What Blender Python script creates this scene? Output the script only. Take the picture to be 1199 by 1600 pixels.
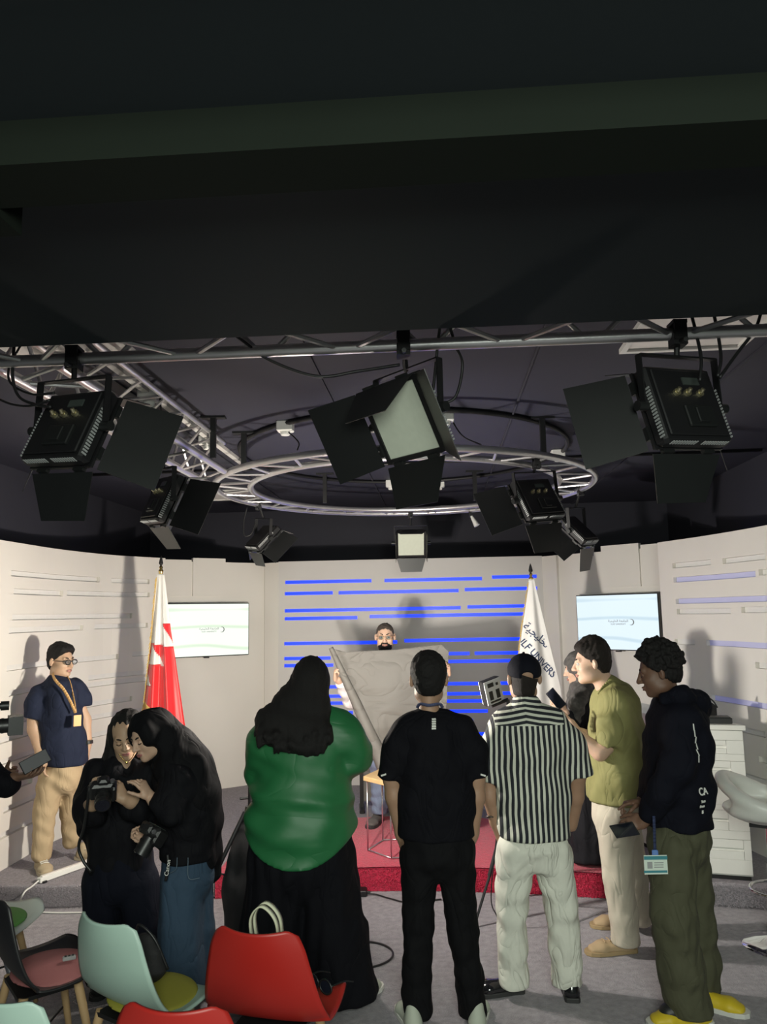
import bpy, bmesh, math, random
import numpy as np
from mathutils import Vector, Matrix, Euler

for _o in list(bpy.data.objects): bpy.data.objects.remove(_o)
SC = bpy.context.scene
COL = SC.collection
random.seed(7); RNG = np.random.default_rng(7)
PI = math.pi
R = math.radians

# ------------------------------------------------------------------ camera
FPX, CAM_H, PITCH, ROLL = 1200.0, 2.0, R(7.5), R(1.0)
_fw = Vector((0, math.cos(PITCH), math.sin(PITCH))); _u0 = Vector((0, -math.sin(PITCH), math.cos(PITCH))); _r0 = Vector((1, 0, 0))
_rt = _r0*math.cos(ROLL) - _u0*math.sin(ROLL); _up = _u0*math.cos(ROLL) + _r0*math.sin(ROLL)
CAM = Vector((0, 0, CAM_H))
cd = bpy.data.cameras.new('camera'); cd.sensor_fit = 'VERTICAL'; cd.sensor_height = 36.0; cd.lens = 36.0*FPX/1600.0
cd.clip_start = 0.05; cd.clip_end = 100
co = bpy.data.objects.new('camera', cd); COL.objects.link(co)
M = Matrix.Identity(4)
for i in range(3):
    M[i][0] = _rt[i]; M[i][1] = _up[i]; M[i][2] = -_fw[i]; M[i][3] = CAM[i]
co.matrix_world = M
SC.camera = co

# ------------------------------------------------------------------ world, lights, exposure
w = bpy.data.worlds.new('world'); SC.world = w; w.use_nodes = True
w.node_tree.nodes['Background'].inputs[0].default_value = (0.80, 1.0, 0.80, 1)
w.node_tree.nodes['Background'].inputs[1].default_value = 0.085
SC.view_settings.view_transform = 'Standard'; SC.view_settings.look = 'None'
SC.view_settings.gamma = 1.0; SC.view_settings.use_curve_mapping = False
SC.view_settings.exposure = 0.0

def lamp(name, kind, loc, energy, color, size=0.1, target=None, spread=None, blend=None, size_y=None):
    l = bpy.data.lights.new(name, kind); l.energy = energy; l.color = color
    o = bpy.data.objects.new(name, l); COL.objects.link(o); o.location = loc
    if kind == 'AREA':
        l.size = size
        if size_y: l.shape = 'RECTANGLE'; l.size_y = size_y
        if spread: l.spread = spread
    else:
        l.shadow_soft_size = size
        if kind == 'SPOT': l.spot_size = spread; l.spot_blend = blend or 0.3
    if target is not None:
        d = Vector(target) - Vector(loc)
        o.rotation_euler = d.to_track_quat('-Z', 'Y').to_euler()
    return o

KEY = Vector((-0.50, 4.80, 1.50))       # small stand lamp behind the woman in green: a bare bulb and two LED heads
KEY_HEADS = ((Vector((-0.055, 0.04, 0.0)), Vector((-1.1, 0.75, 0.22)).normalized()), (Vector((0.055, 0.05, 0.0)), Vector((1.25, 0.9, 0.22)).normalized()))
lamp('key_globe_light', 'POINT', KEY + Vector((0, -0.01, 0.12)), 100, (1.0, 0.91, 0.80), 0.04)
for (_h, _d), _e, _c in zip(KEY_HEADS, (66, 62), ((1.0, 0.91, 0.78), (1.0, 0.94, 0.86))):
    lamp('key_panel_light', 'AREA', KEY + _h + _d*0.024, _e, _c, 0.10, KEY + _h + _d)
FILL = Vector((0.715, 5.36, 1.46))      # small LED lamp on the tripod, aimed at the speaker
FILL_D = Vector((-0.50, 0.86, 0.03)).normalized()
lamp('video_lamp_light', 'AREA', FILL + FILL_D*0.040, 5, (1.0, 0.97, 0.92), 0.12, FILL + FILL_D)
# added unseen area fill behind the photographer, brightens people and seats from the front
lamp('front_fill_light', 'AREA', (0.3, -1.2, 2.6), 180, (0.92, 1.0, 0.89), 1.6, (0.0, 3.5, 1.0))

# ------------------------------------------------------------------ helpers
RA = R(4.0)
def room(u, v, z=0.0):
    return Vector((u*math.cos(RA) + v*math.sin(RA), -u*math.sin(RA) + v*math.cos(RA), z))
def ray(px, py):
    return _fw + _rt*((px-599.5)/FPX) + _up*((800-py)/FPX)
def at(px, py, Y):
    d = ray(px, py); return CAM + d*(Y/d.y)
def gz(px, py, z):
    d = ray(px, py); return CAM + d*((z-CAM_H)/d.z)

MATS = {}
def mat(name, color, rough=0.7, metal=0.0, noise=0.0, nscale=30.0, bump=0.0, bscale=60.0, emit=None, estr=0.0,
        alpha=None, trans=0.0, color2=None, spec=None, sheen=0.0, detail=3.0, stretch=None, coat=0.0, sss=0.0):
    if name in MATS: return MATS[name]
    m = bpy.data.materials.new(name); m.use_nodes = True; nt = m.node_tree; b = nt.nodes['Principled BSDF']
    c = tuple(color) + (1,)
    b.inputs['Base Color'].default_value = c
    b.inputs['Roughness'].default_value = rough; b.inputs['Metallic'].default_value = metal
    if spec is not None: b.inputs['Specular IOR Level'].default_value = spec
    if sheen: b.inputs['Sheen Weight'].default_value = sheen
    if coat: b.inputs['Coat Weight'].default_value = coat
    if trans: b.inputs['Transmission Weight'].default_value = trans
    if sss:
        b.inputs['Subsurface Weight'].default_value = sss; b.inputs['Subsurface Radius'].default_value = (0.02, 0.008, 0.004)
        b.inputs['Subsurface Scale'].default_value = 0.5
    if emit: b.inputs['Emission Color'].default_value = tuple(emit)+(1,); b.inputs['Emission Strength'].default_value = estr
    tc = nt.nodes.new('ShaderNodeTexCoord'); src = tc.outputs['Object']
    if stretch:
        mp = nt.nodes.new('ShaderNodeMapping'); mp.inputs['Scale'].default_value = stretch
        nt.links.new(src, mp.inputs[0]); src = mp.outputs[0]
    n = nt.nodes.new('ShaderNodeTexNoise'); n.inputs['Scale'].default_value = nscale; n.inputs['Detail'].default_value = detail
    nt.links.new(src, n.inputs['Vector'])
    mx = nt.nodes.new('ShaderNodeMix'); mx.data_type = 'RGBA'
    nz = max(noise, 0.02)
    lo = tuple(max(0, x*(1-nz)) for x in color) + (1,)
    hi = (tuple(color2) + (1,)) if color2 else tuple(min(1, x*(1+nz)) for x in color) + (1,)
    mx.inputs['A'].default_value = lo; mx.inputs['B'].default_value = hi
    nt.links.new(n.outputs['Fac'], mx.inputs['Factor']); nt.links.new(mx.outputs['Result'], b.inputs['Base Color'])
    if bump:
        n2 = nt.nodes.new('ShaderNodeTexNoise'); n2.inputs['Scale'].default_value = bscale; n2.inputs['Detail'].default_value = detail
        nt.links.new(src, n2.inputs['Vector'])
        bp = nt.nodes.new('ShaderNodeBump'); bp.inputs['Strength'].default_value = bump; bp.inputs['Distance'].default_value = 0.01
        nt.links.new(n2.outputs['Fac'], bp.inputs['Height']); nt.links.new(bp.outputs['Normal'], b.inputs['Normal'])
    MATS[name] = m
    return m

class MB:
    """collects shapes, builds one mesh object"""
    def __init__(s): s.v = []; s.f = []
    def add(s, vs, fs, M=None):
        o = len(s.v)
        s.v += [(M @ Vector(p)) if M is not None else Vector(p) for p in vs]
        s.f += [tuple(i+o for i in f) for f in fs]; return s
    def box(s, c, d, M=None, ch=0.0):
        hx, hy, hz = d[0]/2, d[1]/2, d[2]/2
        if ch <= 0:
            vs = [(c[0]+a*hx, c[1]+b*hy, c[2]+e*hz) for e in (-1, 1) for a, b in ((-1,-1),(1,-1),(1,1),(-1,1))]
            return s.add(vs, [(3,2,1,0),(4,5,6,7),(0,1,5,4),(1,2,6,5),(2,3,7,6),(3,0,4,7)], M)
        prof = [(-hz, ch), (-hz+ch, 0), (hz-ch, 0), (hz, ch)]
        vs = []; fs = []
        for z, i in prof:
            x, y = hx-i, hy-i; cc = ch
            for a, b in ((-x, -y+cc), (-x+cc, -y), (x-cc, -y), (x, -y+cc), (x, y-cc), (x-cc, y), (-x+cc, y), (-x, y-cc)):
                vs.append((c[0]+a, c[1]+b, c[2]+z))
        for k in range(3):
            for j in range(8): fs.append((k*8+j, k*8+(j+1)%8, k*8+8+(j+1)%8, k*8+8+j))
        fs.append(tuple(range(7, -1, -1))); fs.append(tuple(range(24, 32)))
        return s.add(vs, fs, M)
    def tube(s, pts, r, n=8, M=None, closed=False, cap=True):
        pts = [Vector(p) for p in pts]; N = len(pts)
        rr = r if isinstance(r, (list, tuple)) else [r]*N
        vs = []; fs = []; prev = None
        for i, p in enumerate(pts):
            if closed: t = pts[(i+1) % N] - pts[i-1]
            else: t = pts[min(i+1, N-1)] - pts[max(i-1, 0)]
            t.normalize()
            if prev is None:
                a = Vector((0, 0, 1)) if abs(t.z) < 0.9 else Vector((1, 0, 0))
                u = t.cross(a).normalized()
            else: u = (prev - t*prev.dot(t)).normalized()
            prev = u; vv = t.cross(u)
            for k in range(n):
                an = 2*PI*k/n; vs.append(p + (u*math.cos(an) + vv*math.sin(an))*rr[i])
        for i in range(N if closed else N-1):
            j = (i+1) % N
            for k in range(n): fs.append((i*n+k, i*n+(k+1) % n, j*n+(k+1) % n, j*n+k))
        if cap and not closed: fs.append(tuple(range(n-1, -1, -1))); fs.append(tuple((N-1)*n+k for k in range(n)))
        return s.add(vs, fs, M)
    def cyl(s, a, b, r1, r2=None, n=16, M=None):
        return s.tube([a, b], [r1, r1 if r2 is None else r2], n, M)
    def lathe(s, prof, n=24, c=(0, 0, 0), M=None):
        vs = []; fs = []
        for r, z in prof:
            for k in range(n): an = 2*PI*k/n; vs.append((c[0]+r*math.cos(an), c[1]+r*math.sin(an), c[2]+z))
        for i in range(len(prof)-1):
            for k in range(n): fs.append((i*n+k, i*n+(k+1) % n, (i+1)*n+(k+1) % n, (i+1)*n+k))
        fs.append(tuple(range(n-1, -1, -1))); fs.append(tuple((len(prof)-1)*n+k for k in range(n)))
        return s.add(vs, fs, M)
    def sphere(s, c, r, n=12, M=None, sc=(1, 1, 1)):
        prof = [(max(1e-4, math.sin(PI*i/(n//2+2))), -math.cos(PI*i/(n//2+2))) for i in range(n//2+3)]
        vs = []; fs = []
        for a, z in prof:
            for k in range(n): an = 2*PI*k/n; vs.append((c[0]+r*sc[0]*a*math.cos(an), c[1]+r*sc[1]*a*math.sin(an), c[2]+r*sc[2]*z))
        for i in range(len(prof)-1):
            for k in range(n): fs.append((i*n+k, i*n+(k+1) % n, (i+1)*n+(k+1) % n, (i+1)*n+k))
        return s.add(vs, fs, M)
    def prism(s, poly, z0, z1, M=None):
        n = len(poly); vs = [(p[0], p[1], z0) for p in poly] + [(p[0], p[1], z1) for p in poly]
        fs = [tuple(range(n-1, -1, -1)), tuple(range(n, 2*n))] + [(i, (i+1) % n, n+(i+1) % n, n+i) for i in range(n)]
        return s.add(vs, fs, M)
    def grid(s, fn, nu, nv, M=None, flip=False, closed_u=False):
        vs = [fn(i/nu, j/nv) for j in range(nv+1) for i in range(nu+1)]; fs = []
        for j in range(nv):
            for i in range(nu):
                a = j*(nu+1)+i; q = (a, a+1, a+nu+2, a+nu+1); fs.append(q[::-1] if flip else q)
        return s.add(vs, fs, M)
    def build(s, name, m, parent=None, smooth=False, bevel=0.0, solid=0.0, sub=0, auto=None):
        me = bpy.data.meshes.new(name); me.from_pydata([tuple(p) for p in s.v], [], s.f)
        bm = bmesh.new(); bm.from_mesh(me); bmesh.ops.remove_doubles(bm, verts=bm.verts, dist=1e-6)
        bmesh.ops.recalc_face_normals(bm, faces=bm.faces); bm.to_mesh(me); bm.free()
        me.materials.append(m); o = bpy.data.objects.new(name, me); COL.objects.link(o)
        if parent: o.parent = parent
        if smooth:
            me.polygons.foreach_set('use_smooth', [True]*len(me.polygons))
            if auto: me.set_sharp_from_angle(angle=R(auto))
        if solid: md = o.modifiers.new('solid', 'SOLIDIFY'); md.thickness = solid; md.offset = 0
        if bevel: md = o.modifiers.new('bevel', 'BEVEL'); md.width = bevel; md.segments = 2; md.limit_method = 'ANGLE'; md.angle_limit = R(40)
        if sub: md = o.modifiers.new('sub', 'SUBSURF'); md.levels = sub; md.render_levels = sub
        return o

def tag(o, label=None, cat=None, group=None, kind=None):
    if label: o['label'] = label
    if cat: o['category'] = cat
    if group: o['group'] = group
    if kind: o['kind'] = kind
    return o
def thing(name, label, cat, loc=(0, 0, 0), rotz=0.0, group=None):
    o = bpy.data.objects.new(name, None); COL.objects.link(o); o.location = loc; o.rotation_euler = (0, 0, rotz)
    o.empty_display_size = 0.1
    return tag(o, label, cat, group)
def copy_tree(o, parent=None):
    c = o.copy(); COL.objects.link(c); c.parent = parent
    for ch in [x for x in bpy.data.objects if x.parent == o]: copy_tree(ch, c)
    return c
def bez(pts, n=8):
    """Catmull-Rom through points"""
    P = [Vector(p) for p in pts]; P = [P[0]*2-P[1]] + P + [P[-1]*2-P[-2]]; out = []
    for i in range(1, len(P)-2):
        for k in range(n):
            t = k/n; a, b, c, d = P[i-1], P[i], P[i+1], P[i+2]
            out.append(0.5*((2*b) + (c-a)*t + (2*a-5*b+4*c-d)*t*t + (3*b-a-3*c+d)*t**3))
    out.append(P[-2]); return out
def text_mesh(name, s, size, m, parent, M, depth=0.0008, align='CENTER', bold=0.0, shear=0.0):
    c = bpy.data.curves.new(name, 'FONT'); c.body = s; c.size = size; c.align_x = align; c.align_y = 'CENTER'; c.extrude = depth; c.offset = bold; c.shear = shear
    c.resolution_u = 3
    t = bpy.data.objects.new(name, c); COL.objects.link(t)
    dg = bpy.context.evaluated_depsgraph_get(); me = bpy.data.meshes.new_from_object(t.evaluated_get(dg))
    bpy.data.objects.remove(t)
    me.transform(M); me.materials.clear(); me.materials.append(m)
    o = bpy.data.objects.new(name, me); COL.objects.link(o)
    if parent: o.parent = parent
    return o
def frame(x, y, z, o=(0, 0, 0)):
    Mx = Matrix.Identity(4)
    for i in range(3): Mx[i][0] = x[i]; Mx[i][1] = y[i]; Mx[i][2] = z[i]; Mx[i][3] = o[i]
    return Mx
# ------------------------------------------------------------------ smooth solid modelling on a rectilinear grid (for bodies, clothes, bags)
def axis_coords(lo, hi, h, fine, hf):
    out = [lo]
    while out[-1] < hi:
        x = out[-1]; st = h
        for a, b in fine:
            if a <= x < b: st = min(st, hf)
            elif x < a and x + st > a: st = min(st, max(a-x, hf*0.6))
        out.append(x+st)
    return np.array(out, np.float32)
class SDF:
    def __init__(s, lo, hi, h=0.012, fine=(), hf=0.005):
        """fine: list of (lo3, hi3) boxes sampled at hf"""
        s.c = [axis_coords(lo[i], hi[i], h, [(a[i], b[i]) for a, b in fine], hf) for i in range(3)]
        s.D = np.full([len(c) for c in s.c], 0.2, np.float32)
    def sl(s, lo, hi):
        r = []
        for i in range(3):
            a = int(np.searchsorted(s.c[i], lo[i])); b = int(np.searchsorted(s.c[i], hi[i])); r.append(slice(max(a-1, 0), min(b+1, len(s.c[i]))))
        return tuple(r)
    def pts(s, sl):
        return s.c[0][sl[0]][:, None, None], s.c[1][sl[1]][None, :, None], s.c[2][sl[2]][None, None, :]
    def put(s, sl, d, k, op='u'):
        A = s.D[sl]
        if op == 'u':
            if k > 0:
                h = np.clip(0.5+0.5*(A-d)/k, 0, 1); s.D[sl] = A*(1-h)+d*h - k*h*(1-h)
            else: s.D[sl] = np.minimum(A, d)
        elif op == 's':
            if k > 0:
                h = np.clip(0.5-0.5*(A+d)/k, 0, 1); s.D[sl] = A*(1-h) - d*h + k*h*(1-h)
            else: s.D[sl] = np.maximum(A, -d)
        elif op == 'i': s.D[sl] = np.maximum(A, d)
    def cone(s, a, b, ra, rb, side=None, k=0.02, op='u', mg=0.06):
        """round cone a->b; radii scalar or (r_side, r_other)"""
        a = np.array(a, float); b = np.array(b, float); ra = (ra, ra) if np.isscalar(ra) else ra; rb = (rb, rb) if np.isscalar(rb) else rb
        rm = max(ra+rb if isinstance(ra, tuple) else list(ra)+list(rb)) + mg + k
        sl = s.sl(np.minimum(a, b)-rm, np.maximum(a, b)+rm); X, Y, Z = s.pts(sl)
        ax = b-a; L = max(np.linalg.norm(ax), 1e-6); w = ax/L
        if side is None: side = (1, 0, 0) if abs(w[0]) < 0.8 else (0, 1, 0)
        u = np.array(side, float); u = u - w*(u@w); u /= np.linalg.norm(u); v = np.cross(w, u)
        qx, qy, qz = X-a[0], Y-a[1], Z-a[2]
        tw = qx*w[0]+qy*w[1]+qz*w[2]; t = np.clip(tw/L, 0, 1)
        pu = qx*u[0]+qy*u[1]+qz*u[2]; pv = qx*v[0]+qy*v[1]+qz*v[2]; pw = tw-t*L
        ru = ra[0]+(rb[0]-ra[0])*t; rv = ra[1]+(rb[1]-ra[1])*t; rw = np.minimum(ru, rv)
        kk = np.sqrt((pu/ru)**2+(pv/rv)**2+(pw/rw)**2)
        s.put(sl, ((kk-1)*rw).astype(np.float32), k, op); return s
    def chain(s, P, Rr, side=None, k=0.02, op='u'):
        for i in range(len(P)-1): s.cone(P[i], P[i+1], Rr[i], Rr[i+1], side, k, op)
        return s
    def ell(s, c, r, Rm=None, k=0.02, op='u', mg=0.05):
        c = np.array(c, float); r = (r, r, r) if np.isscalar(r) else r; rm = max(r)+mg+k
        sl = s.sl(c-rm, c+rm); X, Y, Z = s.pts(sl); q = (X-c[0], Y-c[1], Z-c[2])
        if Rm is not None: q = [q[0]*Rm[0][i]+q[1]*Rm[1][i]+q[2]*Rm[2][i] for i in range(3)]
        kk = np.sqrt((q[0]/r[0])**2+(q[1]/r[1])**2+(q[2]/r[2])**2)
        s.put(sl, ((kk-1)*min(r)).astype(np.float32), k, op); return s
    def half(s, p, n, k=0.0, box=None):
        """keep the side the normal points away from (cut away +n side)"""
        sl = tuple(slice(0, len(c)) for c in s.c) if box is None else s.sl(*box)
        X, Y, Z = s.pts(sl); n = np.array(n, float); n /= np.linalg.norm(n)
        d = ((X-p[0])*n[0]+(Y-p[1])*n[1]+(Z-p[2])*n[2]).astype(np.float32)
        A = s.D[sl]
        if k > 0:
            h = np.clip(0.5-0.5*(A-d)/k, 0, 1); s.D[sl] = A*(1-h)+d*h+k*h*(1-h)
        else: s.D[sl] = np.maximum(A, d)
        return s
    def warp(s, fn, band=0.06):
        sl = tuple(slice(0, len(c)) for c in s.c); X, Y, Z = s.pts(sl)
        m = np.abs(s.D) < band; ix = np.nonzero(m)
        s.D[ix] += fn(s.c[0][ix[0]], s.c[1][ix[1]], s.c[2][ix[2]]).astype(np.float32); return s
    def mesh(s, name, m, parent=None, smooth_it=1, keep=None):
        D = s.D; D[0] = 0.1; D[-1] = 0.1; D[:, 0] = 0.1; D[:, -1] = 0.1; D[:, :, 0] = 0.1; D[:, :, -1] = 0.1
        I = D < 0; nx, ny, nz = D.shape
        c8 = sum(I[i:nx-1+i, j:ny-1+j, k:nz-1+k].astype(np.int8) for i in (0, 1) for j in (0, 1) for k in (0, 1))
        act = np.nonzero((c8 > 0) & (c8 < 8)); n = len(act[0])
        idx = np.full((nx-1, ny-1, nz-1), -1, np.int32); idx[act] = np.arange(n, dtype=np.int32)
        acc = np.zeros((n, 3)); cnt = np.zeros(n)
        cor = [(i, j, k) for i in (0, 1) for j in (0, 1) for k in (0, 1)]
        val = {c: D[act[0]+c[0], act[1]+c[1], act[2]+c[2]] for c in cor}
        pos = {c: np.stack([s.c[q][act[q]+c[q]] for q in range(3)], 1) for c in cor}
        for a in cor:
            for q in range(3):
                if a[q] == 0:
                    b = list(a); b[q] = 1; b = tuple(b); va, vb = val[a], val[b]; x = (va < 0) != (vb < 0)
                    if not x.any(): continue
                    t = np.where(x, va/np.where(np.abs(va-vb) < 1e-9, 1e-9, va-vb), 0)
                    acc += np.where(x[:, None], pos[a]+(pos[b]-pos[a])*t[:, None], 0); cnt += x
        V = acc/cnt[:, None]; F = []
        for q in range(3):
            A = [slice(1, -1)]*3; A[q] = slice(0, -1); B = [slice(1, -1)]*3; B[q] = slice(1, None)
            Ia, Ib = I[tuple(A)], I[tuple(B)]; e = np.nonzero(Ia != Ib)
            g = [e[0]+(q != 0), e[1]+(q != 1), e[2]+(q != 2)]; p, r = (q+1) % 3, (q+2) % 3
            def cell(dp, dr):
                h = [g[0].copy(), g[1].copy(), g[2].copy()]; h[p] = h[p]-dp; h[r] = h[r]-dr; return idx[h[0], h[1], h[2]]
            Q = np.stack([cell(1, 1), cell(0, 1), cell(0, 0), cell(1, 0)], 1); fl = Ib[e]
            Q[fl] = Q[fl][:, ::-1]; F.append(Q)
        F = np.concatenate(F); F = F[(F >= 0).all(1)]
        for it in range(smooth_it):
            S = np.zeros_like(V); C = np.zeros(n)
            for a, b in ((0, 1), (1, 2), (2, 3), (3, 0)):
                for i, j in ((a, b), (b, a)):
                    S += np.stack([np.bincount(F[:, i], V[F[:, j], q], n) for q in range(3)], 1); C += np.bincount(F[:, i], minlength=n)
            V = V*0.45+0.55*S/np.maximum(C, 1)[:, None]
        if keep is not None:
            kv = keep(V); F = F[kv[F].all(1)]
        me = bpy.data.meshes.new(name); nf = len(F)
        me.vertices.add(n); me.vertices.foreach_set('co', V.astype(np.float32).ravel())
        me.loops.add(nf*4); me.loops.foreach_set('vertex_index', F.astype(np.int32).ravel())
        me.polygons.add(nf); me.polygons.foreach_set('loop_start', np.arange(0, nf*4, 4, dtype=np.int32)); 
        me.polygons.foreach_set('use_smooth', np.ones(nf, bool)); me.update(calc_edges=True); me.validate()
        me.materials.append(m); o = bpy.data.objects.new(name, me); COL.objects.link(o)
        if parent: o.parent = parent
        return o
def folds(seed, n=5, amp=0.004, wl=(0.06, 0.14), dirb=(0.3, 0.3, 1.0)):
    """sum of warped directional waves used for cloth folds"""
    g = np.random.default_rng(seed); W = []
    for i in range(n):
        d = g.normal(size=3)*np.array(dirb); d /= np.linalg.norm(d); W.append((d*2*PI/g.uniform(*wl), g.uniform(0, 6.28), g.uniform(.5, 1), g.normal(size=3)*7, g.uniform(0, 6)))
    def f(x, y, z):
        o = 0
        for k, ph, a, wv, p2 in W:
            o = o + a*np.sin(k[0]*x+k[1]*y+k[2]*z+ph+1.3*np.sin(wv[0]*x+wv[1]*y+wv[2]*z+p2))
        return o*amp/n**.5
    return f
# ------------------------------------------------------------------ materials of the setting
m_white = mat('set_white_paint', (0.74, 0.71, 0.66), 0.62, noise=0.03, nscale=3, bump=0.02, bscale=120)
m_dark = mat('dark_studio_paint', (0.026, 0.026, 0.038), 0.75, noise=0.12, nscale=2.5, bump=0.03, bscale=40)
m_ceil = mat('dark_ceiling_paint', (0.022, 0.022, 0.038), 0.7, noise=0.15, nscale=1.5, bump=0.02, bscale=30)
m_soffit = mat('soffit_paint', (0.020, 0.0245, 0.027), 0.8, spec=0.06, noise=0.1, nscale=2.0, bump=0.03, bscale=50)
m_carpet = mat('grey_carpet', (0.28, 0.26, 0.285), 0.95, noise=0.5, nscale=26, bump=0.9, bscale=110, sheen=0.2, detail=6)
m_riser = mat('riser_carpet', (0.29, 0.27, 0.295), 0.95, noise=0.5, nscale=70, bump=1.0, bscale=120, detail=6)
m_red = mat('red_carpet_pile', (0.52, 0.016, 0.06), 0.95, noise=0.4, nscale=45, bump=1.0, bscale=90, sheen=0.25, detail=5)
m_blue = mat('blue_led', (0.01, 0.03, 0.5), 0.4, emit=(0.0, 0.022, 1.0), estr=2.3)
m_bluedim = mat('dim_blue_led', (0.5, 0.5, 0.6), 0.5, emit=(0.2, 0.24, 1.0), estr=0.12)
m_strip = mat('unlit_led_strip', (0.70, 0.69, 0.67), 0.5, noise=0.05)
ZT = 2.60; RZ = 0.15

fl = MB().grid(lambda a, b: room(-4.2+8.4*a, -2.2+12.4*b, 0), 8, 12).build('floor', m_carpet); tag(fl, 'lavender grey carpet floor', kind='structure')

# room shell
def slab(name, pts, z0, z1, m, label):
    o = MB().prism([room(*p)[:2] for p in pts], z0, z1).build(name, m); return tag(o, label, kind='structure')
slab('ceiling', [(-4.0, 2.2), (4.0, 2.2), (4.0, 10), (-4.0, 10)], 3.30, 3.36, m_ceil, 'dark painted studio ceiling')
slab('wall_back', [(-4.0, 9.5), (4.0, 9.5), (4.0, 9.6), (-4.0, 9.6)], 0, 3.3, m_dark, 'dark wall behind the white set')
slab('wall_side_left', [(-3.75, -2.2), (-3.65, -2.2), (-3.65, 9.5), (-3.75, 9.5)], 0, 3.3, m_dark, 'dark side wall left of the set')
slab('wall_side_right', [(2.80, 2.3), (2.90, 2.3), (2.90, 9.5), (2.80, 9.5)], 0, 3.3, m_dark, 'dark side wall right of the set')
slab('trim_1', [(-3.65, 0.1), (3.2, 0.1), (3.2, 2.33), (-3.65, 2.33)], 2.885, 3.36, m_soffit, 'dropped dark soffit over the audience')
# step, slot and rail along the soffit
m_rail = mat('rail_paint', (0.0085, 0.0112, 0.0085), 0.85, spec=0.06, noise=0.08, nscale=4)
slab('trim_2', [(-0.86, 1.22), (3.2, 1.22), (3.2, 1.36), (-0.86, 1.36)], 2.80, 2.885, m_rail, 'long dark rail boxed along the soffit')
slab('trim_3', [(-0.95, 1.19), (-0.84, 1.19), (-0.84, 1.44), (-0.95, 1.44)], 2.785, 2.885, m_rail, 'bracket at the end of the soffit rail')
slab('trim_4', [(-3.65, 0.1), (3.2, 0.1), (3.2, 0.78), (-3.65, 0.78)], 2.84, 2.885, mat('step_paint', (0.03, 0.037, 0.03), 0.85, spec=0.06), 'lower step of the soffit')
# ceiling board joints
for i, u in enumerate((-1.75, -0.62, 0.52, 1.66)):
    j = MB().prism([room(*p)[:2] for p in ((u-0.006, 2.4), (u+0.006, 2.4), (u+0.006, 9.5), (u-0.006, 9.5))], 3.288, 3.30).build('ceiling_joint', m_dark, None)
    j.name = 'trim_%d' % (5+i); tag(j, 'thin joint between ceiling boards', kind='structure')

# ---- set panels with slots
def arc(pts, n=6):
    P = bez([Vector((a, b, 0)) for a, b in pts], n); S = [0.0]
    for a, b in zip(P, P[1:]): S.append(S[-1] + (b-a).length)
    return P, S
def curve_pt(P, S, s):
    s = min(max(s, 0), S[-1])
    for i in range(len(S)-1):
        if s <= S[i+1] + 1e-9:
            t = (s-S[i])/(S[i+1]-S[i]); d = (P[i+1]-P[i]).normalized(); return P[i].lerp(P[i+1], t), d
def pix_on(P, S, px, py):
    d = ray(px, py); best = None
    ru = d.x*math.cos(RA) - d.y*math.sin(RA); rv = d.x*math.sin(RA) + d.y*math.cos(RA)
    for i in range(len(P)-1):
        a, b = P[i], P[i+1]; ex, ey = b.x-a.x, b.y-a.y
        den = ru*ey - rv*ex
        if abs(den) < 1e-9: continue
        t = (a.x*ey - a.y*ex)/den; k = (a.x*rv - a.y*ru)/den
        lo = -1e-6 if i > 0 else -2; hi = 1+1e-6 if i < len(P)-2 else 3
        if t > 0 and lo <= k <= hi and best is None: best = (S[i] + k*(S[i+1]-S[i]), CAM_H + t*d.z)
    return best
def slot_panel(name, P, S, z0, ztop, holes, m, label, depth=0.045, thick=0.09, side=1):
    """side=+1: recess goes to the left of the travel direction"""
    ss = sorted(set([round(x, 4) for x in S] + [round(x, 4) for h in holes for x in h[:2]]))
    zs = sorted(set([z0, ztop] + [round(x, 4) for h in holes for x in h[2:]]))
    def pt(s, z, off=0.0):
        p, d = curve_pt(P, S, s); n = Vector((-d.y, d.x, 0))*side
        q = p + n*off; return room(q.x, q.y, z)
    mb = MB()
    def inhole(s, z): return any(h[0] < s < h[1] and h[2] < z < h[3] for h in holes)
    for i in range(len(ss)-1):
        for j in range(len(zs)-1):
            if not inhole((ss[i]+ss[i+1])/2, (zs[j]+zs[j+1])/2):
                mb.add([pt(ss[i], zs[j]), pt(ss[i+1], zs[j]), pt(ss[i+1], zs[j+1]), pt(ss[i], zs[j+1])], [(0, 1, 2, 3)])
    for (a, b, c, d) in holes:
        cut = [a] + [s for s in ss if a < s < b] + [b]
        for s0, s1 in zip(cut, cut[1:]):
            mb.add([pt(s0, c), pt(s1, c), pt(s1, c, depth), pt(s0, c, depth)], [(0, 1, 2, 3)])
            mb.add([pt(s0, d), pt(s1, d), pt(s1, d, depth), pt(s0, d, depth)], [(0, 1, 2, 3)])
            mb.add([pt(s0, c, depth), pt(s1, c, depth), pt(s1, d, depth), pt(s0, d, depth)], [(0, 1, 2, 3)])
        for s0 in (a, b): mb.add([pt(s0, c), pt(s0, d), pt(s0, d, depth), pt(s0, c, depth)], [(0, 1, 2, 3)])
    for s0, s1 in zip(ss, ss[1:]):
        mb.add([pt(s0, ztop), pt(s1, ztop), pt(s1, ztop, thick), pt(s0, ztop, thick)], [(0, 1, 2, 3)])
        mb.add([pt(s0, z0, thick), pt(s1, z0, thick), pt(s1, ztop, thick), pt(s0, ztop, thick)], [(0, 1, 2, 3)])
    for s0 in (ss[0], ss[-1]): mb.add([pt(s0, z0), pt(s0, z0, thick), pt(s0, ztop, thick), pt(s0, ztop)], [(0, 1, 2, 3)])
    o = mb.build(name, m); tag(o, label, kind='structure'); return o, pt
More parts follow.
